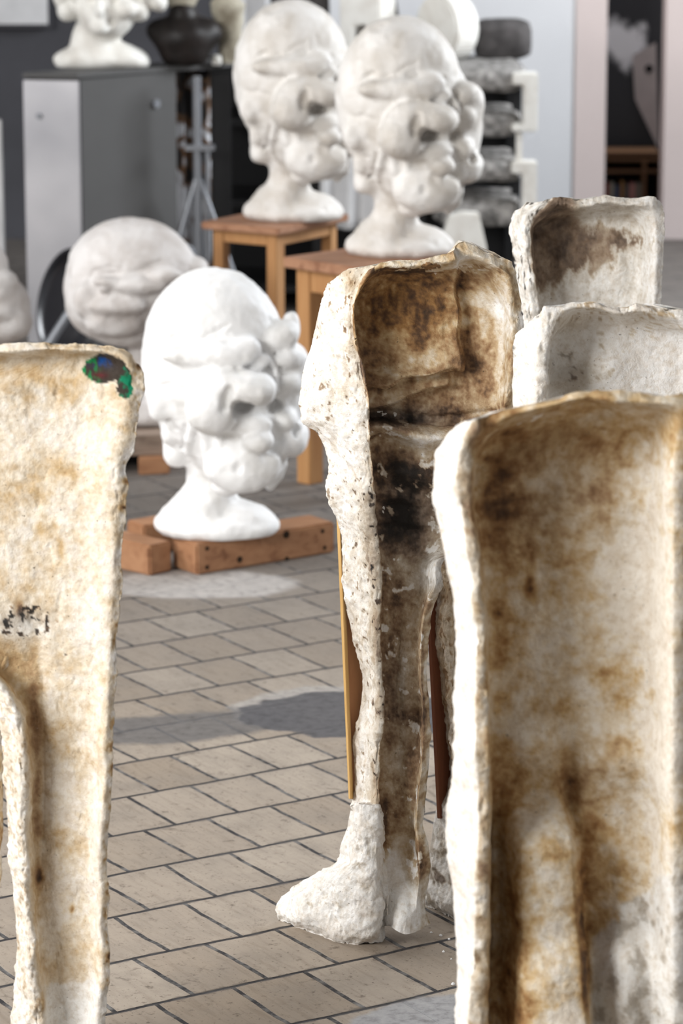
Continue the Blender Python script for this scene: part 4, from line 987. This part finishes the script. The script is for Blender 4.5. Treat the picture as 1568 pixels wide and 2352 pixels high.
# ------------------------------------------------------------------ head with closed mouth on a low board at the left
YH = gy(352, 1093)
ZB = float(pix(352, 1008, YH)[2])
bl = box('board_stand', (P(150, 1000, YH).x, YH + 0.02, ZB * 0.45), (S(YH) * 250, 0.05), (-0.03, 0.5), ZB * 0.55, M_PALLET, bevel=0.004)
root = thing('board_stand', 'grey weathered board on short wooden blocks under the grimacing head', 'stand', (P(250, 1000, YH).x, YH + .2, 0))
bl.name = 'board'; bl.parent = root; bl.location = -root.location
for k, px_ in enumerate((316, 170)):
    f_ = box('foot_block', (P(px_, 1000, YH).x - root.location.x, (YH + 0.01 + 0.0) - root.location.y, 0), (S(YH) * 72, 0.02), (-0.02, 0.40), ZB * 0.45, M_PALLET if k else M_PINE, root, 0.004)
def grimace():
    base = [('e', ((800, 60, -400), (370, 380, 390), 0.3), 1), ('e', ((930, 60, -300), (300, 300, 250), -0.3), 120), ('e', ((680, 60, -560), (250, 320, 260), 0), 120), ('e', ((1050, 40, -480), (230, 280, 260), 0), 120)]
    s = Sculpt(base)
    s.ops.append(('r', ((900, 80, -760), (900, 80, -1250), 95), 60))
    s.free(((900, 80, -1310), (300, 240, 110), 0), 80)
    s.free(((820, 0, -760), (180, 200, 90), 0), 50)
    s.free(((1240, 0, -330), (80, 120, 80), 0), 30)
    s.free(((1210, -60, -430), (70, 110, 80), 0), 30)
    s.sub(690, -330, (110, 60, 40), 24, 26, 0.1)
    s.add(700, -365, (80, 50, 34), 10, 20)
    s.add(690, -410, (34, 30, 26), 20, 12)
    s.cut([(580, -400), (620, -310), (720, -275), (800, -290)], 14, 18, 4)
    s.cut([(780, -310), (900, -300), (960, -270), (1040, -240)], 13, 16, 6)
    s.add(900, -390, (170, 60, 60), 20, 40)
    s.add(1060, -330, (120, 70, 60), 30, 30)
    s.cut([(980, -430), (1100, -440), (1200, -400)], 9, 14, 10)
    s.cut([(1060, -420), (1070, -520), (1060, -600)], 14, 18, 10)
    s.cut([(600, -600), (690, -560), (790, -580)], 15, 18, 4)
    s.add(760, -530, (170, 70, 60), 10, 70); s.add(740, -660, (170, 70, 80), 6, 80)
    s.cut([(620, -680), (740, -650), (840, -700)], 8, 20, 2)
    s.add(560, -500, (70, 60, 110), 8, 50)
    s.cut([(800, -760), (850, -720), (870, -700)], 14, 16, 10)
    return s
V, Q = grimace().mesh((380, -440, -1420), (1360, 480, 20), 10.0, 7.0, -1380, 9.0)
kk = S(YH + .2, 900) / 2.734
V = V.copy(); V[:, 2] = (V[:, 2] + 1380) * (P(300, 508, YH + .25).z - ZB) / 1365 / kk
o = place_sculpt('plaster_sculpture', (V, Q), 850 / 2.734, 1000, YH + 0.25, kk, 850, 0, M_HEADC, 0, ZB)
tag(o, 'grimacing pale grey plaster head with pinched eye, leaning behind the bright white head', 'sculpture')
def stacked():
    base = [('e', ((-120, 60, -330), (190, 260, 190), 0), 1), ('e', ((-80, 40, -600), (290, 300, 260), 0), 60)]
    s = Sculpt(base)
    s.free(((-20, -60, -400), (165, 160, 95), -0.1), 30); s.free(((-30, -80, -480), (150, 160, 80), 0), 26)
    s.free(((-40, -120, -600), (170, 200, 75), 0), 20); s.free(((60, -60, -690), (170, 200, 130), 0), 40)
    s.free(((30, -160, -640), (90, 110, 60), 0), 16)
    s.cut([(-100, -530), (20, -535), (140, -500)], 14, 16, 60); s.cut([(-90, -650), (40, -660), (120, -640)], 12, 16, 60)
    s.ops.append(('r', ((-80, 60, -800), (-80, 60, -1200), 130), 60)); s.free(((-80, 60, -1300), (300, 240, 110), 0), 80)
    return s
V, Q = stacked().mesh((-420, -460, -1420), (300, 460, -90), 12.0, 8.0, -1380, 12.0)
V = V.copy(); V[:, 2] += 1380
ZS = 0.30
st = thing('pedestal', 'low grey pedestal under the stacked-lips head at the left edge', 'pedestal', (P(-30, 900, YH + .1).x, YH + .1, 0))
kk2 = S(YH) / 2.734
box('pedestal_body', (-0.22, -0.12, 0), (0.42, 0), (0, 0.42), ZB - 0.03, M_PALLET, st, 0.004)
box('pedestal_top', (-0.24, -0.14, ZB - 0.03), (0.46, 0), (0, 0.46), 0.03, M_PALLET, st, 0.003)
V[:, 2] *= (P(0, 570, YH + .3).z - ZB) / 1190 / kk2
o = place_sculpt('plaster_sculpture', (V, Q), -80 / 2.734, 1000, YH + 0.30, kk2, -80, 0, M_HEADC, 0, ZB)
tag(o, 'pale head of stacked lips cut off by the left edge of the photo', 'sculpture')

# ------------------------------------------------------------------ grey cabinet with bust
YC = gy(183, 815)
ZC = float(pix(183, 168, YC)[2])
def topP(px_, py_, z): v = P(px_, py_, gy(px_, py_, z)); return Vector((v.x, v.y, 0))
c0 = topP(183, 168, ZC); cL = topP(55, 165.5, ZC); cR = topP(405, 151.5, ZC)
def brushed():
    m, nt, b = newmat('brushed_sheet_metal')
    n = noise(nt, 1.6, 3, 0.5, opos(nt)); r = ramp(nt, n.outputs[0], [(0.3, (0.30, 0.30, 0.32)), (0.7, (0.52, 0.51, 0.53))])
    nt.links.new(r.outputs[0], b.inputs['Base Color']); b.inputs['Metallic'].default_value = 0.75; b.inputs['Roughness'].default_value = 0.42
    return m
M_SHEET = brushed()
cab = thing('cabinet', 'grey metal cabinet with pale sheet door, carrying the small white bust', 'cabinet', tuple(c0))
uL = cL - c0; uR = cR - c0
nL = Vector((-uL.y, uL.x, 0)).normalized(); nL = nL if nL.dot(uR) > 0 else -nL
Z3 = Vector((0, 0, 1))
V = [Vector(), uL, uL + uR, uR]; V = V + [q + Z3 * (ZC - 0.02) for q in V]
pyobj('body', V, BF, M_CAB, cab, bevel=0.004)
e = -nL * 0.018
V = [e, uL + e, uL - nL * 0.001, -nL * 0.001]; V = [q + Z3 * 0.04 for q in V] + [q + Z3 * (ZC - 0.03) for q in V]
dr_ = pyobj('door', V, BF, M_SHEET, cab, bevel=0.003)
V = [Vector((0, 0, 0)) + e * 1.2 - uR * 0.01, uL * 1.01 + e * 1.2, uL * 1.01 + uR * 2.0, uR * 2.0]; V = [q + Z3 * (ZC - 0.02) for q in V] + [q + Z3 * ZC for q in V]
pyobj('top_plate', V, BF, M_CAB, cab, bevel=0.002)
def disc(name, c, axis, r, th, mat, parent=None, seg=28, hole=0.0):
    ax = Vector(axis).normalized(); t1 = ax.orthogonal().normalized(); t2 = ax.cross(t1)
    V = []; Fc = []
    for s_ in (0, 1):
        for k in range(seg):
            a = 2 * math.pi * k / seg; V.append(Vector(c) + ax * th * s_ + (t1 * math.cos(a) + t2 * math.sin(a)) * r)
    Fc = [tuple(range(seg))[::-1], tuple(range(seg, 2 * seg))] + [(k, (k + 1) % seg, seg + (k + 1) % seg, seg + k) for k in range(seg)]
    return pyobj(name, V, Fc, mat, parent, bevel=min(th, r) * 0.15)
def onplane(px_, py_, p0, nn):
    cam0 = Vector((0, 0, CAMZ)); dr = P(px_, py_, 5.0) - cam0; t = (p0 - cam0).dot(nn) / dr.dot(nn); return cam0 + dr * t
nR = Vector((-uR.y, uR.x, 0)).normalized(); nR = nR if nR.dot(c0) < 0 else -nR
q = onplane(357, 238, c0, nR)
kn = disc('lock', q - c0, nR, 0.018, 0.012, M_STEEL, cab)
q = onplane(90, 266, c0 + e, nL)
disc('lock', q - c0 - nL * 0.004, -nL, 0.012, 0.006, M_STEEL, dr_)

def bust_small():
    base = [('e', ((700, 40, -20), (205, 250, 260), -0.15), 1), ('e', ((700, -30, -110), (140, 170, 120), 0), 60)]
    s = Sculpt(base)
    s.ops.append(('r', ((630, 70, -60), (625, 80, -380), 122), 60))
    s.free(((640, 80, -400), (300, 170, 78), 0), 80)
    s.free(((480, 60, -390), (130, 130, 70), 0.4), 50); s.free(((830, 60, -385), (130, 120, 66), -0.4), 50)
    s.free(((560, 80, -290), (100, 110, 120), 0.5), 60)
    s.add(655, -160, (66, 60, 62), 10, 40); s.add(660, -60, (32, 60, 60), 20, 20)
    s.sub(600, -20, (46, 40, 26), 6, 20); s.sub(760, -20, (46, 40, 26), 6, 20); s.sub(730, -150, (30, 40, 30), 6, 30)
    s.add(830, -60, (70, 80, 60), 0, 30)
    for q in range(9):
        a = -0.6 + q * 0.53; s.free(((700 + 240 * math.cos(a), 20 + 40 * math.sin(q), 60 + 240 * math.sin(a)), (78, 150, 82), 0), 24)
    s.free(((440, 10, -80), (66, 120, 76), 0), 20); s.free(((400, 10, 0), (50, 110, 70), 0), 20); s.free(((1010, 10, -10), (66, 110, 90), 0.4), 24); s.free(((940, -20, 50), (90, 120, 80), 0), 24)
    s.cut([(470, -100), (500, -40), (490, 40)], 12, 16, 30)
    return s
V, Q = bust_small().mesh((300, -340, -480), (1160, 340, 420), 9.0, 5.0, -452, 20.0)
kb = S(YC + .2, 160) / 2.8
V = V.copy(); V[:, 2] += 452
o = place_sculpt('plaster_bust', (V, Q), 640 / 2.8, 160, gy(230, 156, ZC), kb, 640, 0, M_BUST, 0, ZC)
tag(o, 'small cream plaster bust with curled hair on the grey cabinet, cut by the top edge', 'sculpture')

# dark glossy oval lid with a steel pipe leaning in front of the cabinet door
M_LID = flat('glossy_black_plastic', (0.012, 0.012, 0.016), 0.22, spec=0.6)
YO = YC - 0.35
lc = P(152, 700, YO); lid = thing('tub_lid', 'glossy black oval lid leaning against the pale cabinet door', 'lid', (lc.x, lc.y, 0))
V = []; Fc = []; sg = 40
for d_, rs in ((0, 1.0), (0.0, .93), (.02, .9), (.03, .6), (.032, .02)):
    for k in range(sg):
        a = 2 * math.pi * k / sg; V.append(Vector((0.115 * rs * math.cos(a) + 0.02 * math.sin(a), d_ + 0.10 * math.sin(a) * rs, lc.z + 0.21 * rs * math.sin(a))))
for j in range(4):
    for k in range(sg): Fc.append((j * sg + k, j * sg + (k + 1) % sg, (j + 1) * sg + (k + 1) % sg, (j + 1) * sg + k))
Fc.append(tuple(range(4 * sg, 5 * sg)))
lo = pyobj('lid_plate', V, Fc, M_LID, lid, smooth=True); sm = lo.modifiers.new('solid', 'SOLIDIFY'); sm.thickness = 0.008
box('lid_stand', (-0.10, -0.02, 0), (0.20, 0), (0, 0.12), lc.z - 0.16, M_BLACK, lid, 0.004)
tag(tube('steel_pipe', [Vector((P(62, 800, YO - .25).x, YO - .25, 0.018)), P(160, 716, YO - .17), P(182, 690, YO - .16)], 0.018, M_STEEL), 'short grey steel pipe lying slanted across the foot of the black lid', 'pipe')

# pale panels at the left edge
o = box('pale_panel', (P(-140, 600, YC + .3).x, YC + .3, 0), (P(9, 600, YC + .3).x - P(-140, 600, YC + .3).x, 0.02), (0, 0.04), P(0, 277, YC + .3).z, M_CARD, bevel=0.003)
tag(o, 'pale narrow upright panel at the left edge behind the heads', 'panel')
fr = thing('wall_board', 'pale grey board in a dark frame hung high on the dark wall, top left', 'picture', (P(30, 0, YW - .1).x, YW - .06, P(30, 62, YW).z))
bx0 = P(-120, 60, YW - .1); bx1 = P(119, 60, YW - .1)
hh = 0.8
box('frame', (bx0.x - fr.location.x, -0.02, 0.0), (bx1.x - bx0.x, 0), (0, 0.04), hh, M_DARKW, fr, 0.003)
box('board', (bx0.x - fr.location.x + .03, -0.03, 0.02), (bx1.x - bx0.x - .05, 0), (0, 0.012), hh - .05, M_CARD, fr, 0.002)

# ------------------------------------------------------------------ dark rack along the back and what stands on it
YK = 14.2
def X(px_, Y, py_=400): return P(px_, py_, Y).x
ZK = float(pix(700, 152, YK)[2])
x0, x1 = X(470, YK), X(1196, YK)
rk = thing('storage_rack', 'long black storage rack behind the stools and heads', 'rack', (x0, YK, 0))
W_ = x1 - x0
box('back_panel', (0, 0.55, 0), (W_, 0), (0, 0.02), ZK - .03, M_BLACK, rk, 0.0)
for zz in (0.08, 0.45, 0.80, ZK - 0.03):
    box('shelf', (0, 0, zz), (W_, 0), (0, 0.55), 0.03, M_BLACK, rk, 0.002)
for xx in (0.0, W_ * 0.34, W_ * 0.67, W_ - 0.04):
    box('upright', (xx, 0.005, 0), (0.04, 0), (0, 0.04), ZK - .03, M_BLACK, rk, 0.002)
    box('upright', (xx, 0.50, 0), (0.04, 0), (0, 0.04), ZK - .03, M_BLACK, rk, 0.002)
# rough slabs leaving the rack end
slabs = [(150, 212, 1095, 1205), (255, 316, 1100, 1195), (360, 420, 1100, 1200), (455, 522, 1090, 1200)]
lab = ['topmost rough grey stone slab at the right end of the black rack', 'second rough grey slab from the top, between the two gaps beside the upper white bracket', 'third rough grey slab from the top, level with the top of the lower white bracket', 'lowest rough grey slab beside the white wall, just above the blackened mould']
def rock(name, c, r, mat, label, cat, n=5, seed=1.0, rough=.25, yaw=0, group=None):
    nn = 40
    th = np.linspace(0, math.pi, nn // 2 + 1)[:, None]; ph = np.linspace(0, 2 * math.pi, nn + 1)[None, :-1]
    d = np.stack([np.sin(th) * np.cos(ph), np.sin(th) * np.sin(ph), np.cos(th) + 0 * ph], -1)
    e_ = 0.45
    sq = np.sign(d) * np.abs(d) ** e_
    sq = sq * (1 + rough * fbm(d + seed, 0.6, 4, 0.6, seed))[..., None]
    V = (sq * np.array(r)).reshape(-1, 3)
    I = np.arange((nn // 2 + 1) * nn).reshape(nn // 2 + 1, nn); J = np.roll(I, -1, 1)
    Q = np.stack([I[:-1], I[1:], J[1:], J[:-1]], -1).reshape(-1, 4)
    o = raw_mesh(name, V, Q, mat); o.location = c; o.rotation_euler = (0, 0, yaw)
    return tag(o, label, cat, group)
for k, (ya, yb_, xa, xb) in enumerate(slabs):
    Y = YK - .12
    za = P(1100, yb_, Y).z; zb = P(1100, ya, Y).z
    rock('stone_slab', ((X(xa - 90, Y) + X(xb, Y)) / 2, Y + .2, (za + zb) / 2), ((X(xb, Y) - X(xa - 90, Y)) / 2, 0.26, (zb - za) / 2), M_STONE, lab[k], 'stone', seed=k * 3.3, rough=.12)
# white C shaped brackets and thin post
def bracket(ya, yb_, label, lugs=(True, True)):
    Y = YK - .2
    z1 = P(1200, ya, Y).z; z0 = P(1200, yb_, Y).z; xa, xm, xb = X(1174, Y), X(1200, Y), X(1233, Y)
    r = [(xm, z0), (xb, z0), (xb, z1), (xa, z1), (xa, z1 - .05), (xm, z1 - .05)]
    if lugs[1]: r = [(xa, z0), (xb, z0), (xb, z1), (xa, z1), (xa, z1 - .05), (xm, z1 - .05), (xm, z0 + .035), (xa, z0 + .035)]
    n = len(r); V = [(a, Y, b_) for a, b_ in r] + [(a, Y + .10, b_) for a, b_ in r]
    Fc = [tuple(range(n))[::-1], tuple(range(n, 2 * n))] + [(k, (k + 1) % n, n + (k + 1) % n, n + k) for k in range(n)]
    return tag(pyobj('plaster_bracket', V, Fc, M_BUST, bevel=0.006), label, 'bracket')
bracket(168, 303, 'upper white plaster bracket shaped like a C beside the stone slabs')
bracket(372, 600, 'lower white plaster bracket below the thin white post', (True, False))
Y = YK - .17
o = box('plaster_post', (X(1184, Y), Y, P(1190, 373, Y).z + .001), (X(1199, Y) - X(1184, Y), 0), (0, .03), P(1190, 306, Y).z - P(1190, 373, Y).z - .002, M_BUST, bevel=0.002)
tag(o, 'thin white post between the two white brackets', 'post')
o = box('bracket_stand', (X(1176, Y), Y - 0.03, 0), (X(1231, Y) - X(1176, Y), 0), (0, .10), P(1200, 600, Y - .03).z - .002, M_DARKF, bevel=0.003)
tag(o, 'dark block carrying the lower white bracket', 'stand')
# things standing on the rack top
rock('dark_form', (X(1150, YK + .3), YK + .30, ZK + .093), (0.125, 0.10, 0.085), M_DARKF, 'dark rounded form on the rack top imitating the wall shadow right of the round stone', 'stone', seed=8.1, rough=.06)  # solid form standing in for the round stone's cast shadow
def disc2(px_, py_, Y, r, th, ang, mat, label):
    c = P(px_, py_, Y); c.z = ZK + r
    o = disc('round_stone', (0, 0, 0), (math.sin(ang), math.cos(ang), 0), r, th, mat, None, 40); o.location = c
    return tag(o, label, 'stone')
disc2(1000, 100, YK + .2, 0.145, 0.13, 0.9, M_BUST, 'thick round pale stone disc standing on the rack behind the nearer head')
# forked white plaster with a grey stone next to it
def slabpoly(name, pts, Y, th, mat, label, cat, yaw=0.0, rest=None):
    c = P(pts[0][0], pts[0][1], Y)
    r = [P(a, b_, Y) - c for a, b_ in pts]
    n = len(r); V = r + [q + Vector((math.sin(yaw) * th, math.cos(yaw) * th, 0)) for q in r]
    Fc = [tuple(range(n))[::-1], tuple(range(n, 2 * n))] + [(k, (k + 1) % n, n + (k + 1) % n, n + k) for k in range(n)]
    o = pyobj(name, V, Fc, mat, bevel=0.006); o.location = c
    if rest is not None: o.location.z += rest - (min(v.z for v in V) + c.z) + .001
    return tag(o, label, cat)
zk_py = 152
slabpoly('forked_plaster', [(774, 150), (779, 60), (776, -120), (868, -120), (874, 60), (852, 150), (836, 150), (846, 92), (838, 62), (812, 66), (808, 150)], YK + .15, 0.14, M_BUST, 'white forked plaster piece like two legs between the two heads on stools', 'sculpture', 0.5, ZK)
slabpoly('grey_stone_wedge', [(874, 150), (866, -120), (884, -120), (922, 80), (924, 150)], YK + .35, 0.15, M_STONE, 'grey stone wedge right of the forked white plaster', 'stone', 0, ZK)
slabpoly('grey_stone_wedge', [(566, 150), (563, -120), (590, -120), (618, 60), (622, 150)], YK + .1, 0.12, M_CARD, 'pale grey leaning slab left of the further head', 'stone', 0, ZK)
rock('dark_form', (X(690, YK + .3), YK + .32, ZK + .21), (0.13, 0.10, 0.19), M_DARKF, 'tall dark form imitating a soft wall shadow behind the crown of the further head', 'stone', seed=5.5, rough=.08)  # dark form put in for a soft shadow shape on the wall
# torso figurine and dark lump on the cabinet top extension
M_OLIVE = white_plaster('olive_cream_plaster', (0.52, 0.49, 0.40), (0.22, 0.19, 0.14), 0.8)
def lathe(name, c, prof, mat, parent=None, sx=1, sy=1, seg=24, rough=0.0, seed=0):
    V = []; n = len(prof)
    pr = np.array(prof); zz = np.linspace(pr[0, 1], pr[-1, 1], 40); rr2 = np.interp(zz, pr[:, 1], pr[:, 0]); ox = np.interp(zz, pr[:, 1], pr[:, 2])
    a = np.linspace(0, 2 * math.pi, seg, endpoint=False)
    Vx = ox[:, None] + rr2[:, None] * np.cos(a) * sx; Vy = rr2[:, None] * np.sin(a) * sy; Vz = zz[:, None] + 0 * a
    V = np.stack([Vx, Vy, Vz], -1)
    if rough: V = V + rough * fbm(V, 0.05, 3, 0.6, seed)[..., None] * np.array([1, 1, 0])
    I = np.arange(40 * seg).reshape(40, seg); J = np.roll(I, -1, 1)
    Q = np.stack([I[:-1], J[:-1], J[1:], I[1:]], -1).reshape(-1, 4)
    o = raw_mesh(name, V.reshape(-1, 3), Q, mat, parent); o.location = c; return o
Yt = gy(530, 145, ZC)
mt = S(Yt)
tz = P(530, 140, Yt).z
c = P(530, 140, Yt); c.z = ZC
o = lathe('torso_figurine', c, [(0.034, 0, 0), (0.04, 0.03, 0), (0.044, .08, .004), (0.036, .13, .006), (0.05, .19, -.01), (.058, .24, -.015), (.03, .28, -.015), (.001, .30, -.015)], M_OLIVE, None, 1.25, 0.8, rough=.012, seed=4)
tag(o, 'small greenish cream torso figurine on the far end of the cabinet top', 'figurine')
Yd = gy(420, 149, ZC)
c = P(420, 140, Yd); c.z = ZC
M_BRONZE = flat('dark_bronze', (0.010, 0.007, 0.006), 0.5, var=0.5, scale=20)
def darklump():
    base = [('e', ((0, 0, 55), (68, 60, 52), 0), 1), ('e', ((0, 0, 20), (50, 50, 30), 0), 20)]
    s = Sculpt(base); s.free(((-45, 0, 70), (36, 34, 30), 0), 12); s.free(((42, 0, 68), (38, 34, 32), 0), 12)
    s.free(((0, 0, 108), (30, 36, 26), 0), 10)
    return s
V, Q = darklump().mesh((-120, -110, -20), (120, 110, 190), 6.0, 9.0, 0, 2.0)
o = raw_mesh('bronze_bust', V * 0.00195, Q, M_BRONZE); o.location = c
hd = lathe('neck', (0, 0, 0), [(0.05, 0.235, 0), (0.062, 0.27, 0), (0.075, .31, .004), (0.085, .36, .006), (.07, .42, 0), (.001, .46, 0)], M_OLIVE, o, 1.0, 0.9, rough=.012, seed=6); hd['label'] = 'pale cream neck and head'
tag(o, 'dark brown lumpy bronze bust right of the small white bust', 'sculpture')
for px_, sz, lb in ((497, 0.020, 'small white plaster crumb left of the torso figurine'),):
    Yq = gy(px_, 147, ZC); c = P(px_, 147, Yq); c.z = ZC + sz * .8
    rock('plaster_fragment', c, (sz, sz, sz), M_BUST, lb, 'fragment', seed=px_ * .1)

# steel stand, black cloth panel and patchy things between cabinet and far stool
Ys = YK - 0.9
base = P(456, 640, Ys); stand = thing('lamp_stand', 'grey steel tripod stand beside the cabinet, left of the further stool', 'stand', (base.x, base.y, 0))
def L3(px_, py_, Y, dy=0): q = P(px_, py_, Y); return (q.x - base.x, q.y - base.y + dy, q.z)
tube('pole', [(0, 0, .25), (0, 0, P(456, 175, Ys).z)], 0.017, M_STEEL, stand)
zf = .02
for q in ((-.20, -.05), (.24, -.02), (.02, .22)):
    tube('leg', [(0, 0, P(456, 400, Ys).z), (q[0] * .5, q[1] * .5, P(456, 400, Ys).z * .5 + .01), (q[0], q[1], zf)], 0.012, M_STEEL, stand)
box('clamp', (-.05, -.025, P(456, 345, Ys).z), (.12, 0), (0, .05), .022, M_STEEL, stand, .003)
tube('side_tube', [L3(478, 600, Ys), L3(476, 340, Ys)], 0.010, M_STEEL, stand)
tube('hoop', [(-.055 + .045 * math.cos(a), -.02, .33 + .09 * math.sin(a)) for a in np.linspace(0, 2 * math.pi, 20, endpoint=False)], 0.010, M_STEEL, stand, closed=True)
def patchy():
    m, nt, b = newmat('marbled_cloth')
    n = noise(nt, 7, 3, 0.5, opos(nt), 0.8)
    r = ramp(nt, n.outputs[0], [(0.40, (0.02, 0.018, 0.018)), (0.47, (0.14, 0.07, 0.03)), (0.52, (0.5, 0.51, 0.54)), (0.62, (0.62, 0.63, 0.66))])
    nt.links.new(r.outputs[0], b.inputs['Base Color']); b.inputs['Roughness'].default_value = .9; return m
M_PATCH = patchy()
V = []; nxs = 26
Yc_ = Ys + .42
xa, xb, za, zb = X(404, Yc_), X(484, Yc_), 0.0, P(440, 163, Yc_).z
for k in range(nxs + 1):
    t = k / nxs; V.append((t * (xb - xa), .018 * math.sin(t * 21) , 0)); V.append((t * (xb - xa), .012 * math.sin(t * 21 + .5), zb))
o = pyobj('marbled_cloth', V, [(2 * k, 2 * k + 2, 2 * k + 3, 2 * k + 1) for k in range(nxs)], M_PATCH, smooth=True); o.location = (xa, Yc_, 0.004)
o.modifiers.new('solid', 'SOLIDIFY').thickness = .012
tag(o, 'white, brown and black stained cloth hanging behind the steel stand', 'cloth')
o = box('black_board', (X(490, YK - .55), YK - .55, 0), (X(530, YK - .55) - X(490, YK - .55), 0), (0, .05), P(510, 166, YK - .55).z, M_BLACK, bevel=.003)
tag(o, 'upright black board between the steel stand and the further head', 'board')
# draped white cloth and wedge behind the heads
Yd_ = YK - .012
V = []; nx_, nz_ = 30, 14; xa, xb = X(738, Yd_), X(866, Yd_); z1_, z0_ = ZK - .001, P(800, 520, Yd_).z
for j in range(nz_ + 1):
    for k in range(nx_ + 1):
        t, s_ = k / nx_, j / nz_
        V.append((t * (xb - xa) + .03 * s_ * (t - .3), -.03 * (1 + math.sin(t * 15 + s_)) * s_ - .05 * s_, z1_ + (z0_ - z1_) * s_))
o = pyobj('draped_cloth', V, [(j * (nx_ + 1) + k, j * (nx_ + 1) + k + 1, (j + 1) * (nx_ + 1) + k + 1, (j + 1) * (nx_ + 1) + k) for j in range(nz_) for k in range(nx_)], M_CARD, smooth=True)
o.location = (xa, Yd_, 0); o.modifiers.new('solid', 'SOLIDIFY').thickness = .006
tag(o, 'pale folded cloth hanging from the rack between the two heads on stools', 'cloth')
slabpoly('plaster_wedge', [(1008, 572), (1030, 498), (1062, 490), (1100, 492), (1118, 572), (1118, 640), (1008, 640)], YK - .35, 0.10, M_BUST, 'white wedge shaped slab right of the nearer head, in front of the black rack', 'sculpture')
Yq = YK - .36; _z = P(1060, 640, Yq + .01).z
o = box('crate', (X(985, Yq), Yq - .02, 0), (X(1125, Yq) - X(985, Yq), 0), (0, .18), _z - .004, M_DARKF, bevel=.003)
tag(o, 'dark crate carrying the white wedge slab', 'crate')

# ------------------------------------------------------------------ photo print, cards and books beyond the pier
def print_mat():
    m, nt, b = newmat('black_and_white_print')
    o_ = opos(nt); n = noise(nt, 5.5, 6, .6, o_, .4); sx = N(nt, 'ShaderNodeSeparateXYZ'); nt.links.new(o_, sx.inputs[0])
    hi = N(nt, 'ShaderNodeMapRange'); nt.links.new(sx.outputs[2], hi.inputs[0]); hi.inputs[1].default_value = .33; hi.inputs[2].default_value = .55
    le = N(nt, 'ShaderNodeMapRange'); nt.links.new(sx.outputs[0], le.inputs[0]); le.inputs[1].default_value = .26; le.inputs[2].default_value = .05
    q_ = N(nt, 'ShaderNodeMapping', vector_type='TEXTURE'); nt.links.new(o_, q_.inputs[0]); q_.inputs['Location'].default_value = (.115, 0, .60); q_.inputs['Scale'].default_value = (.15, 1, .13); q_.inputs['Rotation'].default_value = (0, .5, 0)
    ln = N(nt, 'ShaderNodeVectorMath', operation='LENGTH'); nt.links.new(q_.outputs[0], ln.inputs[0])
    v = math_(nt, 'ADD', math_(nt, 'SUBTRACT', 1.0, ln.outputs['Value']), math_(nt, 'MULTIPLY_ADD', n.outputs[0], 3.0, -1.5))
    v = math_(nt, 'MULTIPLY', v, 2.0, clamp=True)
    c = mixc(nt, v, (.03, .032, .038), (.88, .89, .92)); nt.links.new(c, b.inputs['Base Color']); b.inputs['Roughness'].default_value = .5; return m
YP = YB + .9
pr = thing('photo_print', 'large dark black and white photograph print beyond the pinkish pier', 'picture', (X(1375, YP), YP, P(1400, 357, YP).z))
pw = X(1535, YP) - X(1375, YP)
box('print', (0, 0, 0), (pw, 0.0), (0, .012), 1.2, print_mat(), pr, 0)
M_CARDP = flat('pinkish_card', (.50, .45, .44), .8)
Yk2 = YP - .03
q = [P(1452, 128, Yk2), P(1506, 98, Yk2), P(1513, 345, Yk2), P(1500, 318, Yk2), P(1458, 228, Yk2)]
n = len(q); V = [v - q[0] for v in q] + [v - q[0] + Vector((0, .008, 0)) for v in q]
o = pyobj('pinned_card', V, [tuple(range(n))[::-1], tuple(range(n, 2 * n))] + [(k, (k + 1) % n, n + (k + 1) % n, n + k) for k in range(n)], M_CARDP); o.location = q[0]
tag(o, 'pinkish angular card with a dark blot fixed over the photograph print', 'card')
o2 = disc('ink_blot', P(1490, 158, Yk2 - .003) - q[0], (0, 1, 0), .022, .002, M_BLACK, o)
Yb2 = YP - .34
bk_ = thing('bookcase', 'low brown wooden bookcase below the photograph print', 'bookcase', (X(1372, Yb2), Yb2, 0))
bw = X(1522, Yb2) - X(1372, Yb2); bh = P(1400, 362, Yb2).z
M_BROWN = wood('brown_shelf_wood', (.13, .065, .03), (.19, .10, .05), (.06, .03, .015))
box('back_panel', (0, .24, 0), (bw, 0), (0, .015), bh, M_BLACK, bk_, 0)
for zz in (0.05, .35, P(1400, 470, Yb2).z, P(1400, 398, Yb2).z, bh - .02): box('shelf', (0.02, 0, zz), (bw - .04, 0), (0, .24), .018, M_BROWN, bk_, .002)
for xx in (0, X(1475, Yb2) - X(1372, Yb2), bw - .02): box('side_panel', (xx, -.004, 0), (.02, 0), (0, .26), bh, M_BROWN, bk_, .002)
cols = [(.25, .05, .04), (.35, .33, .28), (.06, .08, .14), (.3, .16, .06), (.10, .10, .10), (.4, .2, .18), (.2, .18, .15)]
zs = P(1400, 470, Yb2).z + .019
random.seed(3); xx = .04
names = ['dark red', 'cream', 'navy', 'tan', 'black', 'pinkish', 'grey brown']
for k in range(7):
    w_ = .018 + .012 * random.random(); h_ = .075 + .03 * random.random()
    o = box('book', (bk_.location.x + xx, Yb2 + .02, zs), (w_, 0), (0, .15), h_, flat('book_cover_%d' % k, cols[k], .7), bevel=.001)
    tag(o, names[k] + ' book standing on the shelf of the low brown bookcase', 'book', 'books in the brown bookcase'); xx += w_ + .004
